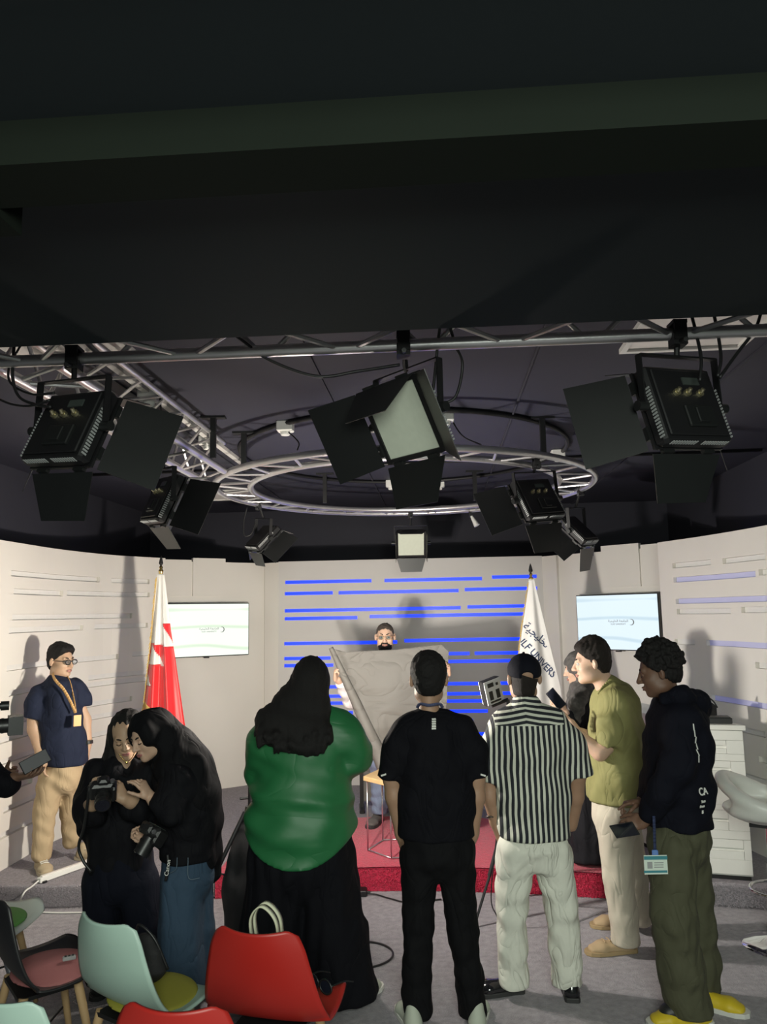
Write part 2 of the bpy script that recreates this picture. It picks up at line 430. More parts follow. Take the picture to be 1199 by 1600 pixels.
def led(parent, pt, a, b, c, d, m, name='led_strip', off=0.02):
    n = max(1, int((b-a)/0.25)); mb = MB(); hh = 0.001
    for i in range(n):
        s0 = a+0.004+(b-a-0.008)*i/n; s1 = a+0.004+(b-a-0.008)*(i+1)/n
        q = [pt(s, z, o_) for s in (s0, s1) for z in (c+hh, d-hh) for o_ in (off, off+0.012)]
        mb.add(q, [(0, 1, 3, 2), (4, 6, 7, 5), (0, 4, 5, 1), (2, 3, 7, 6), (0, 2, 6, 4), (1, 5, 7, 3)])
    return mb.build(name, m, parent)

SH = 0.036
Pc, Sc = arc([(-1.81, 8.62), (-0.33, 8.62), (1.15, 8.62)], 1)
def rows(P, S, spec, ox, oy, k):
    out = []
    for x0, y0, x1, y1 in spec:
        a = pix_on(P, S, ox+x0/k, oy+y0/k); b = pix_on(P, S, ox+x1/k, oy+y1/k)
        if a and b:
            z = (a[1]+b[1])/2; s0, s1 = sorted((a[0], b[0])); s0 = max(s0, 0.03); s1 = min(s1, S[-1]-0.03)
            if s1-s0 > 0.02: out.append((s0, s1, z-SH/2, z+SH/2))
    return out
cspec = [(110,118,433,115),(482,115,848,103),(885,102,1053,95),(108,161,288,160),(310,159,760,150),(783,147,1055,141),
 (108,228,768,213),(793,212,1040,207),(108,258,380,250),(426,249,1050,236),(106,353,530,340),(556,338,1050,331),
 (106,408,280,401),(330,399,700,391),(716,388,802,385),(820,386,1050,382),(106,434,290,428),(420,424,1000,409),
 (200,514,400,508),(470,506,1030,493),(170,550,340,544),(420,542,1000,533),(230,576,346,569),(420,570,940,560),
 (250,612,364,605),(500,608,870,599),(300,649,384,643),(560,643,815,636),(160,700,520,694),(600,692,1000,684)]
hc = rows(Pc, Sc, cspec, 400, 860, 2.398)
ZR = sorted(set(round((h[2]+h[3])/2, 3) for h in hc), reverse=True)
wc, ptc = slot_panel('wall_center', Pc, Sc, RZ, ZT, hc, mat('set_white_dimmed', (0.60, 0.58, 0.56), 0.62, noise=0.03, nscale=3, bump=0.02, bscale=120), 'white set wall with glowing blue slots behind the speaker')  # set white darkened in its colour to stand for weaker light here
for h in hc: led(wc, ptc, h[0], h[1], h[2], h[3], m_blue)

Pl, Sl = arc([(-3.30, 5.48), (-3.30, 5.9), (-3.28, 6.5), (-3.12, 7.2), (-2.80, 7.72)], 6)
lspec = [(50,160,445,187),(497,190,668,197),(62,240,282,249),(300,246,668,256),(55,356,590,348),(40,416,372,400),(422,398,660,390),
 (30,588,530,527),(590,520,680,514),(395,625,680,600),(40,690,330,652),(375,660,680,630)]
SH = 0.046
hl = rows(Pl, Sl, lspec, 0, 840, 2.855)
for z, segs in ((1.22, ((0.05, 0.85), (1.0, 2.0))), (1.10, ((0.08, 1.3), (1.45, 2.2))), (0.94, ((0.2, 1.0), (1.15, 2.1))), (0.72, ((0.05, 0.7), (0.85, 1.9))), (0.58, ((0.3, 1.5), (1.6, 2.2))), (0.40, ((0.1, 1.1), (1.2, 2.0)))):
    for a, b in segs: hl.append((a, b, z-SH/2, z+SH/2))
wl, ptl = slot_panel('wall_left', Pl, Sl, RZ, ZT, hl, m_white, 'curved white set wall with horizontal slots on the left', depth=0.045)
for i, h in enumerate(hl): led(wl, ptl, h[0], h[1], h[2], h[3], m_strip, off=0.030)

Pr, Sr = arc([(2.02, 7.22), (2.26, 6.6), (2.44, 5.9), (2.55, 5.1), (2.60, 4.5)], 6)
rspec = [(755,190,935,178),(990,170,1190,150),(760,258,1145,232),(1160,224,1230,218),(770,360,1199,345),(775,405,1030,407),(1078,400,1240,398),
 (765,548,860,552),(915,552,1240,574),(640,618,1070,652),(1145,660,1240,668),(640,655,1240,715),(700,785,880,808),(940,815,1240,858)]
hr = rows(Pr, Sr, rspec, 800, 820, 3.005)
for z, segs in ((1.05, ((0.2, 1.2), (1.4, 2.2))), (0.86, ((0.3, 0.9), (1.1, 2.3))), (0.70, ((0.2, 1.5), (1.7, 2.4))), (0.45, ((0.5, 1.4), (1.6, 2.4)))):
    for a, b in segs: hr.append((a, b, z-SH/2, z+SH/2))
wr, ptr = slot_panel('wall_right', Pr, Sr, RZ, ZT, hr, m_white, 'curved white set wall with horizontal slots on the right', depth=0.045)
for i, h in enumerate(hr): led(wr, ptr, h[0], h[1], h[2], h[3], m_bluedim if i in (2, 4, 8, 11, 13) else m_strip, off=0.030)

# wings that carry the screens, with flat boards of uneven height, and the slanted returns beside the centre wall
def board(name, a, b, z0, z1, label, th=0.06, m=m_white, off=0.0):
    a = Vector((a[0], a[1], 0)); b = Vector((b[0], b[1], 0)); d = (b-a).normalized(); n = Vector((-d.y, d.x, 0))
    q = [a+n*off, b+n*off, b+n*(off+th), a+n*(off+th)]
    o = MB().prism([room(p.x, p.y)[:2] for p in q], z0, z1).build(name, m); return tag(o, label, kind='structure')
def lerp2(a, b, t): return (a[0]+(b[0]-a[0])*t, a[1]+(b[1]-a[1])*t)
LW = ((-2.98, 8.02), (-1.99, 8.76)); RW = ((1.27, 8.52), (2.30, 7.55))
wing = board('wall_left_wing', *LW, RZ, ZT-0.005, 'white flat set wall behind the left screen')
board('trim_9', lerp2(*LW, 0.30), lerp2(*LW, 0.60), 2.22, ZT+0.035, 'taller flat white board over the left screen', 0.05, off=-0.02)
board('trim_10', lerp2(*LW, -0.1), lerp2(*LW, 0.285), 2.22, ZT+0.012, 'flat white board beside the left flag', 0.05, off=-0.02)
board('wall_right_wing', *RW, RZ, ZT-0.005, 'white flat set wall behind the right screen')
board('trim_11', lerp2(*RW, 0.42), lerp2(*RW, 0.72), 2.22, ZT+0.05, 'taller flat white board over the right screen', 0.05, off=-0.02)
board('trim_12', lerp2(*RW, 0.735), lerp2(*RW, 1.1), 2.22, ZT+0.03, 'flat white board beside the right slotted wall', 0.05, off=-0.02)
board('wall_left_return', (-1.985, 8.70), (-1.81, 8.62), RZ, ZT-0.008, 'narrow slanted white panel left of the blue slots', 0.08)
board('wall_right_return', (1.15, 8.62), (1.28, 8.46), RZ, ZT-0.008, 'narrow slanted white panel right of the blue slots', 0.08)

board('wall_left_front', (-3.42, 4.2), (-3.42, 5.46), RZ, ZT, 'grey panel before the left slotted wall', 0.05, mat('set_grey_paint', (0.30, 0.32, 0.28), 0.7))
# riser
fr = [(-3.30, 5.47), (-2.6, 5.50), (-1.65, 5.70), (-0.45, 5.88), (0.4, 5.86), (1.1, 5.77), (1.8, 5.64), (2.78, 5.45)]
FP = bez([Vector((a, b, 0)) for a, b in fr], 6)
poly = [(p.x, p.y) for p in FP] + [(2.78, 9.4), (-3.60, 9.4), (-3.60, 5.45)]
rs = MB().prism([room(*p)[:2] for p in poly], 0.001, RZ).build('floor_riser', m_riser, bevel=0.012); tag(rs, 'low carpeted stage step with dark grey pile', kind='structure')

# red carpet laid over the step
front = [p for p in FP if -1.71 <= p.x <= 1.42]
inner = [(1.40, 6.2), (1.15, 6.65), (0.72, 7.0), (0.3, 7.25), (-0.4, 7.3), (-1.0, 7.2), (-1.45, 6.95), (-1.66, 6.5)]
mb = MB()
mb.prism([room(p.x, p.y-0.016)[:2] for p in front] + [room(*p)[:2] for p in inner], RZ, RZ+0.014)
mb.prism([room(p.x, p.y-0.016)[:2] for p in front] + [room(p.x, p.y-0.001)[:2] for p in front[::-1]], 0.003, RZ+0.014)
rc = mb.build('red_carpet', m_red); tag(rc, 'shaggy red carpet spread over the stage step', 'carpet')
# pile tufts on the visible front edges (uncountable)
def tufts(name, pts, m, n, z0, z1, label, parent=None, L=0.014):
    mb = MB()
    for i in range(n):
        k = random.random()*(len(pts)-1); j = int(k); p = pts[j].lerp(pts[min(j+1, len(pts)-1)], k-j)
        z = random.uniform(z0, z1); b = room(p.x, p.y-0.018, z); t = b + Vector((random.uniform(-.008, .008), -random.uniform(.4, 1)*L, random.uniform(-.012, .006)))
        wv = Vector((0.0022, 0, 0.0015)); mb.v += [b-wv, b+wv, t]; o = len(mb.v); mb.f.append((o-3, o-2, o-1))
    me = bpy.data.meshes.new(name); me.from_pydata([tuple(v) for v in mb.v], [], mb.f); me.materials.append(m)
    o = bpy.data.objects.new(name, me); COL.objects.link(o); tag(o, label, kind='stuff')
    if parent: o.parent = parent
    return o
tufts('pile', front, m_red, 9000, 0.004, RZ+0.012, 'red shag fringe', rc)
tufts('pile', [p for p in FP if p.x < -1.66], m_riser, 5000, 0.004, RZ, 'dark grey shag pile', rs)
tufts('pile', [p for p in FP if p.x > 1.42], m_riser, 3500, 0.004, RZ, 'dark grey shag pile', rs)
# ------------------------------------------------------------------ rigging
m_alu = mat('truss_aluminium', (0.62, 0.61, 0.62), 0.34, 0.85, noise=0.08, nscale=9, bump=0.05, bscale=80)
m_blk = mat('black_powder_coat', (0.007, 0.007, 0.008), 0.5, noise=0.2, nscale=20, bump=0.05, bscale=200)
m_blk2 = mat('black_barn_door', (0.009, 0.010, 0.010), 0.42, noise=0.15, nscale=12)
m_cable = mat('black_cable', (0.01, 0.01, 0.011), 0.5)
m_diff = mat('unlit_diffuser', (0.62, 0.66, 0.55), 0.5, noise=0.06, nscale=40)
m_brass = mat('connector_metal', (0.62, 0.56, 0.36), 0.3, 0.9)
m_vent = mat('vent_slits', (0.30, 0.31, 0.31), 0.5)
m_wplastic = mat('white_plastic', (0.72, 0.72, 0.69), 0.45, noise=0.03)
m_screenoff = mat('dark_display', (0.05, 0.06, 0.055), 0.15)

def lacing(mb, A, B, n, r, phase=0):
    """zigzag between two rails given as functions of t in 0..1"""
    for i in range(n):
        a, b = (A, B) if (i+phase) % 2 == 0 else (B, A)
        t0, t1 = (i+0.10)/n, (i+0.90)/n
        mb.cyl(a(t0), b(t1), r, n=8)
FTV, NTV = 2.79, 2.52
def ln(p, q): 
    p, q = Vector(p), Vector(q); return lambda t: p.lerp(q, t)
tr = thing('lighting_truss', 'straight aluminium truss crossing right under the soffit edge', 'truss', room(0, FTV, 3.0))
def part_from(mb, name, m, root, smooth=True, **k):
    mb.v = [v - root.location for v in mb.v]; return mb.build(name, m, root, smooth=smooth, auto=40, **k)
e0, e1 = -3.4, 2.75
rails = {'a': ln(room(e0, FTV, 3.0), room(e1, FTV, 3.0)), 'b': ln(room(e0, NTV, 3.0), room(e1, NTV, 3.0)),
         'c': ln(room(e0, FTV, 3.25), room(e1, FTV, 3.25)), 'd': ln(room(e0, NTV, 3.25), room(e1, NTV, 3.25))}
for k in 'abcd': part_from(MB().cyl(rails[k](0), rails[k](1), 0.024, n=14), 'chord', m_alu, tr)
nb = 20
for (a, b, ph) in (('a', 'b', 0), ('a', 'c', 1), ('c', 'd', 0), ('b', 'd', 1)):
    for i in range(nb):
        A, B = (rails[a], rails[b]) if (i+ph) % 2 == 0 else (rails[b], rails[a])
        part_from(MB().cyl(A((i+0.1)/nb), B((i+0.9)/nb), 0.0105, n=8), 'brace', m_alu, tr)
for i in range(5):
    t = (i+0.5)/5
    part_from(MB().cyl(rails['a'](t)+Vector((0, 0, .2)), Vector((rails['a'](t).x, rails['a'](t).y, 3.3)), 0.02, n=8), 'hanger_rod', m_blk, tr)

ts = thing('lighting_truss', 'straight aluminium ladder truss running back to the ring', 'truss', room(-1.6, 4.0, 3.0))
sA, sB = ln(room(-1.48, FTV+.05, 3.0), room(-1.47, 5.17, 3.0)), ln(room(-1.74, FTV+.05, 3.0), room(-1.73, 5.65, 3.0))
sC, sD = ln(room(-1.48, FTV+.05, 3.2), room(-1.47, 5.17, 3.2)), ln(room(-1.74, FTV+.05, 3.2), room(-1.73, 5.6, 3.2))
for c in (sA, sB): part_from(MB().cyl(c(0), c(1), 0.024, n=14), 'chord', m_alu, ts)
for c in (sC, sD): part_from(MB().cyl(c(0), c(1), 0.016, n=10), 'chord', m_alu, ts)
for a, b, ph in ((sA, sB, 0), (sC, sD, 1), (sB, sD, 0)):
    for i in range(14):
        A, B = (a, b) if (i+ph) % 2 == 0 else (b, a)
        part_from(MB().cyl(A((i+0.1)/14), B((i+0.9)/14), 0.0095, n=8), 'brace', m_alu, ts)

RC = (-0.26, 6.17); RO, RI = 1.50, 1.23
tg = thing('ring_truss', 'round aluminium ring truss hanging over the stage', 'truss', room(RC[0], RC[1], 3.0))
def ringp(r, a, z=3.0): return room(RC[0]+r*math.cos(a), RC[1]+r*math.sin(a)*1.04, z)
for r, rad in ((RO, 0.024), (RI, 0.024)):
    part_from(MB().tube([ringp(r, 2*PI*i/96) for i in range(96)], rad, 12, closed=True), 'chord', m_alu, tg)
NB = 44
for i in range(NB):
    a0, a1 = 2*PI*(i+0.12)/NB, 2*PI*(i+0.88)/NB
    p, q = (RO, RI) if i % 2 == 0 else (RI, RO)
    part_from(MB().cyl(ringp(p, a0), ringp(q, a1), 0.0105, n=8), 'brace', m_alu, tg)
for px, py in ((333, 716), (381, 735), (508, 786), (743, 782), (850, 715)):
    p = gz(px, py, 3.02)
    mb = MB(); mb.box((p.x, p.y, 3.16), (0.035, 0.035, 0.28)); mb.box((p.x, p.y, 3.292), (0.16, 0.05, 0.014))
    part_from(mb, 'hanger_rod', m_blk, tg, smooth=False)

# ---- LED panels with barn doors
LW_, LH_, LD_ = 0.32, 0.31, 0.062
def led_panel(loc, eul, label, hang, doors=(38, 38, 38, 38), group='studio LED panels on the truss', lens=(0.25, 0.22), detail=True, size=1.0):
    root = thing('studio_light', label, 'studio light', hang, 0, group)
    Rm = Euler(eul, 'XYZ').to_matrix().to_4x4()
    Mx = Matrix.Translation(Vector(loc)-Vector(hang)) @ Rm @ Matrix.Scale(size, 4)
    W, H, D = LW_, LH_, LD_
    body = MB().box((0, 0, 0), (W, D, H), Mx, ch=0.012).build('housing', m_blk, root)
    MB().box((0, -D/2-.004, 0.0), (W*.86, .012, H*.86), Mx, ch=0.004).build('back_plate', m_blk, body)
    d = MB()
    d.box((0, D/2, 0), (W*.90, .006, H*.88), Mx, ch=.002); d.build('diffuser', m_diff, root)
    fr_ = MB()
    for sx in (-1, 1): fr_.box((sx*(W/2-.009), D/2+.004, 0), (.02, .012, H), Mx)
    for sz in (-1, 1): fr_.box((0, D/2+.004, sz*(H/2-.009)), (W-.03, .012, .02), Mx)
    fr_.build('front_frame', m_blk, root)
    vt = MB()
    for i in range(22):
        x = -W*.40+W*.80*i/21
        if i not in (10, 11): vt.box((x, -D/2+.010, -H/2-.0005), (.006, .024, .003), Mx)
    for s in (-1, 1):
        for i in range(16): vt.box((s*(W/2+.0005), -D/2+.012, -H*.42+H*.62*i/15), (.003, .022, .007), Mx)
    vt.build('vent_slits', m_vent, root)['kind'] = 'stuff'
    if detail:
        for i, x in enumerate((-.055, -.005, .055)):
            c = MB(); c.cyl((x, -D/2-.008, .035), (x, -D/2-.022, .035), .014, n=12, M=Mx); c.cyl((x, -D/2-.022, .035), (x, -D/2-.036, .042), .008, n=10, M=Mx)
            c.build('connector', m_brass, root)
        MB().box((0.03, -D/2-.012, .085), (.075, .006, .03), Mx).build('display', m_screenoff, root)
        b = MB(); b.box((0.02, -D/2-.014, -.06), (.13, .018, .085), Mx, ch=.004)
        b.box((0.02, -D/2-.026, -.06), (.05, .012, .06), Mx, ch=.003); b.build('battery_plate', m_blk2, root)
    # doors: left, right, top, bottom
    def door(axis, s, ang, L):
        a = R(ang); g = MB(); th = .003
        if axis == 'x':
            w0, w1 = H*.5, H*.5+.012
            e = lambda t, z: (s*(W/2+.004+L*t*math.cos(a)), D/2+.012+L*t*math.sin(a), z)
            q = [e(.05, -w0), e(.05, w0), e(1, w1), e(1, -w1)]
        else:
            w0, w1 = W*.5, W*.36
            e = lambda t, x: (x, D/2+.012+L*t*math.sin(a), s*(H/2+.004+L*t*math.cos(a)))
            q = [e(.05, -w0), e(.05, w0), e(1, w1), e(1, -w1)]
        n = (Vector(q[1])-Vector(q[0])).cross(Vector(q[3])-Vector(q[0])).normalized()*th
        vs = [Vector(p) for p in q] + [Vector(p)+n for p in q]
        g.add(vs, [(0, 1, 2, 3), (7, 6, 5, 4), (0, 4, 5, 1), (1, 5, 6, 2), (2, 6, 7, 3), (3, 7, 4, 0)], Mx)
        for t in (-.3, .3):
            c = (s*(W/2+.004), D/2+.010, t*H) if axis == 'x' else (t*W, D/2+.010, s*(H/2+.004))
            g.box(c, (.016, .018, .05) if axis == 'x' else (.05, .018, .016), Mx)
        g.build('barn_door', m_blk2, root)
    door('x', -1, doors[0], lens[0]); door('x', 1, doors[1], lens[0]); door('z', 1, doors[2], lens[1]); door('z', -1, doors[3], lens[1])
    # yoke, kept upright
    X = (Rm @ Vector((1, 0, 0))).normalized(); up = (Vector((0, 0, 1)) - X*X.z).normalized()
    c0 = Vector(loc)-Vector(hang); a0 = c0 + X*(W/2+.022)*size; b0 = c0 - X*(W/2+.022)*size
    fw = X.cross(up)*-1
    k = (H/2+.035)*size
    y = MB()
    def bar(p, q, w=.028, t=.006):
        p, q = Vector(p), Vector(q); zz = (q-p).normalized(); xx = fw - zz*fw.dot(zz)
        xx.normalize(); yy = zz.cross(xx); L = (q-p).length
        y.box((0, 0, L/2), (w, t, L), frame(xx, yy, zz, p))
    bar(a0, a0+up*k); bar(b0, b0+up*k); bar(a0+up*k, b0+up*k)
    y.build('yoke', m_blk, root)
    for p, s in ((a0, 1), (b0, -1)): 
        MB().cyl(p - X*s*.012, p + X*s*.030, .019, n=12).build('tilt_knob', m_blk2, root, smooth=True, auto=40)
    cl = MB(); top = c0+up*k
    hz = Vector((0, 0, 0))
    cl.cyl(top, top*0.25, .011, n=8); cl.box((0, 0, -.028), (.05, .06, .045)); cl.box((0, .03, .0), (.045, .012, .07)); cl.box((0, -.03, .0), (.045, .012, .07)); cl.box((0, 0, .034), (.05, .07, .014))
    cl.cyl((.0, -.03, -.04), (.0, -.075, -.05), .009, n=8)
    cl.build('truss_clamp', m_blk, root)
    return root
def rz(x, y): return (x, y, 3.0)
led_panel((-1.187, 2.85, 2.715), (-.396, .07, -.4565), 'black studio LED panel seen from behind at far left of front truss', (-1.187, 2.868, 3.0), (35, 40, 60, 30), lens=(.23, .19))
led_panel((1.106, 2.75, 2.73), (-.26, -.06, .40), 'black studio LED panel seen from behind at right end of front truss', (1.09, 2.71, 3.0), (35, 40, 60, 32), lens=(.24, .19))
led_panel((.098, 2.89, 2.745), (-.507, .006, 2.284), 'studio LED panel facing the camera with pale unlit diffuser', (.085, 2.775, 3.0), (38, 20, 118, 30), lens=(.24, .18))
led_panel((-1.351, 4.645, 2.71), (-.39, .07, -.947), 'studio LED panel hanging from the truss left of the ring', (-1.36, 4.64, 3.0), (50, 30, 60, 60), lens=(.24, .17))
led_panel((1.053, 5.19, 2.75), (-.46, -.11, .50), 'studio LED panel with dark doors on the right of the ring truss', (1.04, 5.10, 3.0), (25, 45, 60, 25), lens=(.24, .2))
def snap(p):
    u = p.x*math.cos(RA)-p.y*math.sin(RA)-RC[0]; v = p.x*math.sin(RA)+p.y*math.cos(RA)-RC[1]; return ringp(RO, math.atan2(v/1.04, u))
p5 = snap(gz(372, 792, 3.0)); led_panel((p5.x+.03, p5.y+.05, 2.70), (-.75, .12, -1.0), 'small studio LED panel at the back left of the ring truss', p5, (40, 35, 60, 70), lens=(.2, .15), detail=False, size=.92)
p6 = snap(gz(641, 800, 3.0)); led_panel((p6.x, p6.y+.02, 2.70), (-.55, 0, 3.13), 'studio LED panel with a lit face hung at the far edge of the ring', p6, (86, 86, 75, 22), lens=(.10, .16), detail=False, size=.92)
p8 = snap(gz(888, 765, 3.0)); led_panel((p8.x-.03, p8.y+.05, 2.66), (-.75, -.1, .95), 'studio LED panel half hidden behind another at the ring right edge', p8, (40, 35, 60, 55), lens=(.2, .2), detail=False)

# small clip lamps on the far side of the ring
for i, (px, py, lab) in enumerate(((735, 797, 'tiny clip lamp dangling from the ring truss left of a wider one'), (778, 790, 'tiny flat clip lamp under the far right of the ring truss'))):
    p = snap(gz(px, py, 3.0)); t = thing('clip_lamp', lab, 'lamp', p, 0, 'tiny clip lamps on the ring')
    MB().box((0, 0, -.03), (.03, .03, .06)).build('clip', m_blk, t)
    if i == 0: MB().cyl((0.01, 0, -.06), (.06, -.02, -.16), .012, .03, n=12).build('lamp_head', m_wplastic, t, smooth=True, auto=40)
    else: MB().box((0, 0, -.10), (.24, .12, .02), ch=.005).build('lamp_head', m_vent, t); MB().cyl((0, 0, -.05), (0, 0, -.10), .01, n=8).build('stem', m_blk, t)

# ceiling services
def ceilpt(u, v, z=3.3): return room(u, v, z)
tk = MB().tube([room(RC[0]+1.30*math.cos(2*PI*i/80), 6.12+1.36*math.sin(2*PI*i/80), 3.282) for i in range(80)], .018, 8, closed=True).build('ceiling_track', m_blk, smooth=True)
tag(tk, 'round black cable track fixed on the ceiling above the ring', 'track')
tk2 = MB().cyl(room(-3.6, 6.66, 3.285), room(2.7, 6.45, 3.285), .013, n=8).build('ceiling_conduit', m_blk, smooth=True); tag(tk2, 'straight black conduit crossing the ceiling inside the ring', 'conduit')
m_trunk = mat('white_trunking', (0.55, 0.54, 0.52), 0.5)
q = [room(-1.64, 3.0), room(-1.66, 6.3)]
tw = MB().prism([room(-1.66, 2.9)[:2], room(-1.62, 2.9)[:2], room(-1.62, 6.4)[:2], room(-1.66, 6.4)[:2]], 3.272, 3.30).build('cable_trunking', m_trunk); tag(tw, 'white cable trunking along the ceiling beside the left truss', 'trunking')
def jbox(px, py, lab, w=.11, up=3.30):
    p = gz(px, py, 3.29); t = thing('junction_box', lab, 'junction box', (p.x, p.y, up), RA*-1, 'ceiling junction boxes')
    MB().box((0, 0, -.035), (w, .09, .07), ch=.006).build('box', m_wplastic, t)
    MB().lathe([(.028, -.095), (.034, -.085), (.034, -.07)], 16).build('sensor', m_wplastic if w < .12 else m_blk, t, smooth=True, auto=40)
    return t
for px, py, lab in ((233, 612, 'white junction box on the trunking nearest the soffit'), (324, 684, 'white junction box on the trunking near the ring'), (446, 661, 'white junction box with round sensor left on the ceiling track'),
                    (696, 645, 'white junction box on the ceiling track beside centre lamp'), (612, 752, 'white junction box at the far side of the ceiling track, left one'), (686, 752, 'white junction box at the far side of the ceiling track, right one'),
                    (872, 705, 'white junction box at the right end of the ceiling track')):
    jbox(px, py, lab)
# recessed ceiling panels, switched off
m_troff = mat('unlit_troffer', (0.78, 0.75, 0.72), 0.5)
def troffer(u0, u1, v0, v1, lab):
    t = thing('ceiling_light', lab, 'ceiling light', room((u0+u1)/2, (v0+v1)/2, 3.30), -RA, 'square ceiling lights switched off')
    a, b = (u1-u0)/2, (v1-v0)/2; f = MB()
    for s in (-1, 1): f.box((s*(a-.015), 0, -.012), (.03, 2*b, .024)); f.box((0, s*(b-.015), -.012), (2*a-.06, .03, .024))
    f.build('frame', m_wplastic, t); MB().box((0, 0, -.006), (2*a-.06, 2*b-.06, .008)).build('diffuser', m_troff, t)
troffer(0.94, 1.54, 3.22, 3.82, 'unlit white ceiling light above the right studio panel')
troffer(-2.05, -1.45-.0, 3.02, 3.62, 'unlit white ceiling light behind the left end of the front truss')
troffer(-2.55, -1.95, 7.75, 8.35, 'unlit white ceiling light far back left of the ring')
# dangling bracket on the ceiling
p = gz(925, 665, 3.3); t = thing('cable_tail', 'short loose cable end hanging from the ceiling right of the ring', 'cable', p)
MB().cyl((0, 0, 0), (0, 0, -.02), .03, n=10).build('rose', m_blk, t); MB().tube(bez([(0, 0, -.02), (.01, 0, -.08), (.05, 0, -.13), (.09, 0, -.14)]), .008, 6).build('wire', m_vent, t, smooth=True)

# cables
def cable(pts, r, lab, name='cable', m=None, n=8):
    o = MB().tube(bez(pts, n), r, 6).build(name, m or m_cable, smooth=True); return tag(o, lab, 'cable')
cable([at(255, 505, 2.72), at(300, 508, 2.72), at(360, 520, 2.78), at(420, 562, 2.83), at(495, 588, 2.83), at(560, 580, 2.83), at(625, 570, 2.8)], .006, 'black cable sagging from the truss to the centre lamp')
cable([at(688, 508, 2.75), at(684, 540, 2.78), at(678, 600, 2.83), at(672, 625, 2.85)], .006, 'black cable dropping straight down beside the centre lamp')
cable([at(702, 505, 2.75), at(712, 540, 2.8), at(723, 570, 2.85), at(712, 620, 2.86), at(685, 632, 2.86)], .006, 'black cable bowing out right of the centre lamp')
cable([at(1080, 488, 2.72), at(1088, 520, 2.72), at(1096, 560, 2.68), at(1094, 595, 2.66)], .006, 'black cable dropping to the right studio panel, left one')
cable([at(1115, 487, 2.72), at(1122, 520, 2.72), at(1127, 560, 2.68), at(1122, 588, 2.66)], .006, 'black cable dropping to the right studio panel, right one')
cable([at(1192, 480, 2.74), at(1180, 515, 2.72), at(1150, 555, 2.7), at(1125, 590, 2.66)], .006, 'black cable slanting from the right frame edge to the panel')
cable([at(22, 540, 2.9), at(20, 590, 2.9), at(30, 620, 2.88), at(55, 632, 2.84), at(80, 636, 2.8)], .006, 'black cable looping beside the left studio panel')
cable([at(-10, 620, 2.95), at(20, 632, 2.9), at(50, 634, 2.84), at(78, 625, 2.8)], .005, 'thin black cable coming in at the left frame edge')
cable([at(32, 540, 2.9), at(14, 575, 2.95), at(18, 600, 2.92), at(50, 616, 2.86), at(85, 614, 2.8)], .005, 'thin black cable draped over the left truss')
cable([at(700, 645, 4.95), at(722, 680, 4.9), at(752, 695, 4.8)], .005, 'thin wire from the ceiling box to the ring')
cable([at(443, 668, 5.1), at(466, 690, 5.0), at(465, 703, 4.9)], .005, 'thin wire hanging from the left ceiling box to the ring')
cable([p5+Vector((-.10, -.02, -.02)), p5+Vector((-.13, -.02, -.16)), p5+Vector((-.12, -.03, -.28)), p5+Vector((-.06, -.03, -.27)), p5+Vector((-.03, -.02, -.18))], .007, 'loose wire curl under the back left ring lamp')
cable([at(250, 620, 4.3), at(253, 650, 4.3), at(258, 660, 4.3)], .005, 'thin wire from trunking box down to left truss')
# ------------------------------------------------------------------ screens
m_bezel = mat('screen_bezel', (0.02, 0.02, 0.022), 0.3)
m_logo = mat('screen_logo_grey', (0.22, 0.24, 0.26), 0.6)
def screen_mat(name, c1, c2, s):
    m = bpy.data.materials.new(name); m.use_nodes = True; nt = m.node_tree; b = nt.nodes['Principled BSDF']
    b.inputs['Base Color'].default_value = (.02, .02, .02, 1); b.inputs['Roughness'].default_value = .25
    tc = nt.nodes.new('ShaderNodeTexCoord'); wv = nt.nodes.new('ShaderNodeTexWave'); wv.wave_type = 'RINGS'; wv.inputs['Scale'].default_value = 1.0
    wv.inputs['Distortion'].default_value = 3.0; wv.inputs['Detail'].default_value = 0.5; wv.inputs['Detail Scale'].default_value = 1.2
    mp = nt.nodes.new('ShaderNodeMapping'); mp.inputs['Location'].default_value = (-.25, 0, -.75); mp.inputs['Scale'].default_value = (.9, 1, 1.5)
    nt.links.new(tc.outputs['Object'], mp.inputs[0]); nt.links.new(mp.outputs[0], wv.inputs['Vector'])
    rp = nt.nodes.new('ShaderNodeValToRGB'); rp.color_ramp.elements[0].color = tuple(c2)+(1,); rp.color_ramp.elements[1].color = tuple(c1)+(1,)
    rp.color_ramp.elements[0].position = 0.0; rp.color_ramp.elements[1].position = 0.10
    nt.links.new(wv.outputs['Fac'], rp.inputs[0]); nt.links.new(rp.outputs[0], b.inputs['Emission Color']); b.inputs['Emission Strength'].default_value = s
    return m
AR = '\uFE94\uFEF4\uFEA0\uFEF4\uFEE0\uFEA8\uFEDF\u0627 \uFE94\uFECC\uFEE3\uFE8E\uFEA0\uFEDF\u0627'
